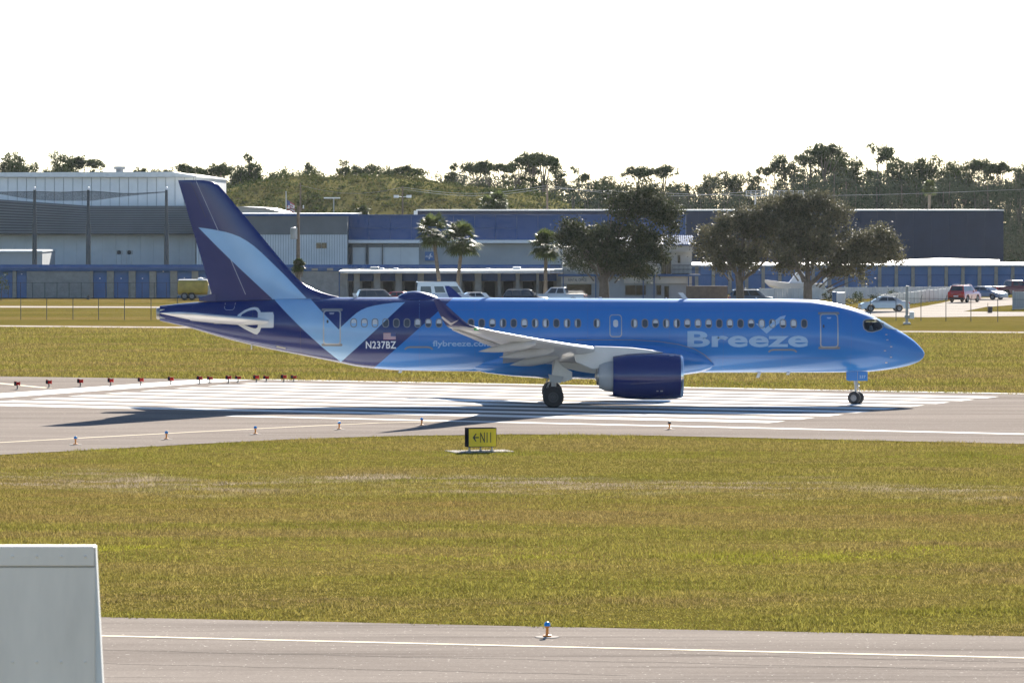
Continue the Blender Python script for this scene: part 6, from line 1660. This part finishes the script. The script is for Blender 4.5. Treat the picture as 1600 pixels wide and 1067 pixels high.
sg_p = G(751, 705.5)
sr = empty('taxiway_sign', (sg_p.x, sg_p.y, 0), R(16)); tag(sr, 'yellow taxiway sign with black arrow and N11 on the near grass', 'sign')
s_px = sg_p.y / F_PX
q = MB(); q.box(-1.3, 1.25, -.7, .8, -.05, .035); q.build('concrete_pad', M['padgrey'], sr, bevel=.01)
W_, H0, H1, D_ = 1.2, .20, .98, .55
q = MB(); q.box(-W_ / 2, W_ / 2, -D_ / 2, D_ / 2, H0, H1); q.build('housing', M['signblack'], sr, bevel=.015)
q = MB(); q.box(-W_ / 2 + .025, W_ / 2 - .025, -D_ / 2 - .012, -D_ / 2 - .002, H0 + .03, H1 - .03); fc = q.build('face', M['yellow'], sr)
vs, fs = text2d('N11', -.10, .36, H0 + .19, H0 + .60, 0.006)
q = MB(); q.add([(x, -D_ / 2 - .018, z) for x, z in vs], fs); q.build('lettering', M['black'], fc, fix=False)
q = MB(); zc = H0 + .395
q.prism([(-.38, zc - .025), (-.16, zc - .025), (-.16, zc + .025), (-.38, zc + .025)], -D_ / 2 - .02, -D_ / 2 - .014)
q.prism([(-.42, zc), (-.30, zc + .16), (-.255, zc + .16), (-.345, zc), (-.255, zc - .16), (-.30, zc - .16)], -D_ / 2 - .026, -D_ / 2 - .021); q.build('arrow', M['black'], fc)
for lx in (-.48, .0, .48):
    q = MB(); q.tube([(lx, 0, .03), (lx, 0, H0 + .01)], .035, 8); q.lathe([(.03, .08), (.06, .08)], (lx, 0, 0), 'z', 10); q.build('leg', M['galv'], sr)

# ---- white enclosure in the near left corner
EY = 24.0
M['panelwhite'] = mat('weathered_white_sheet', (0.84, 0.765, 0.70), 0.6, vary=0.10, scale=4.0, stretch=(1, 1, 0.25))
M['seam'] = mat('grimy_seam', (0.22, 0.22, 0.22), 0.8)
en = empty('equipment_enclosure', (0, 0, 0)); tag(en, 'pale grey sheet metal enclosure with a folded top edge in the near left corner', 'enclosure')
xr = XP(148, EY); zt = ZP(853, EY); xl = xr - 2.2
q = MB(); q.box(xl, xr, EY, EY + .12, 0, zt - .11); q.v = [(x + (.0 if z > 1 else .02), y, z) for x, y, z in q.v]; q.build('body', M['panelwhite'], en, bevel=.006)
q = MB(); q.box(xl - .012, xr - .003, EY - .003, EY + .115, zt - .108, zt); q.build('top_flange', M['panelwhite'], en, bevel=.006)
q = MB(); q.box(xl, xr - .004, EY - .002, EY - .0005, zt - .113, zt - .109); q.build('seam', M['seam'], en)
for k in range(5):
    for zz in (zt - .055, zt - .62):
        q = MB(); q.lathe([(-.006, .001), (-.005, .006), (0, .008)], (xr - .05 - k * .13, EY - (.003 if zz > zt - .1 else 0), zz), 'y', 10); q.build('rivet', M['panelwhite'], en, smooth=60)
q = MB(); q.prism([(xr - .001, zt - .002), (xr + .003, zt - .002), (xr + .42, 0), (xr - .001, 0)], EY + .02, EY + .10); q.build('side_trim', M['white'], en, bevel=.002)

# ------------------------------------------------------------------ thin haze over the whole place
hz = MB(); hz.box(-1450, 1450, -120, 2650, -1.0, 46.0)
hm, nt_, out_ = new_mat('haze_air')
pv = N(nt_, 'ShaderNodeVolumePrincipled'); pv.inputs['Color'].default_value = (0.86, 0.92, 1.0, 1)
pv.inputs['Density'].default_value = 0.000015; pv.inputs['Anisotropy'].default_value = 0.35
nt_.links.new(pv.outputs[0], out_.inputs['Volume'])
ho = hz.build('haze', hm); tag(ho, 'thin pale haze in the air over the airfield', 'haze', kind='stuff')
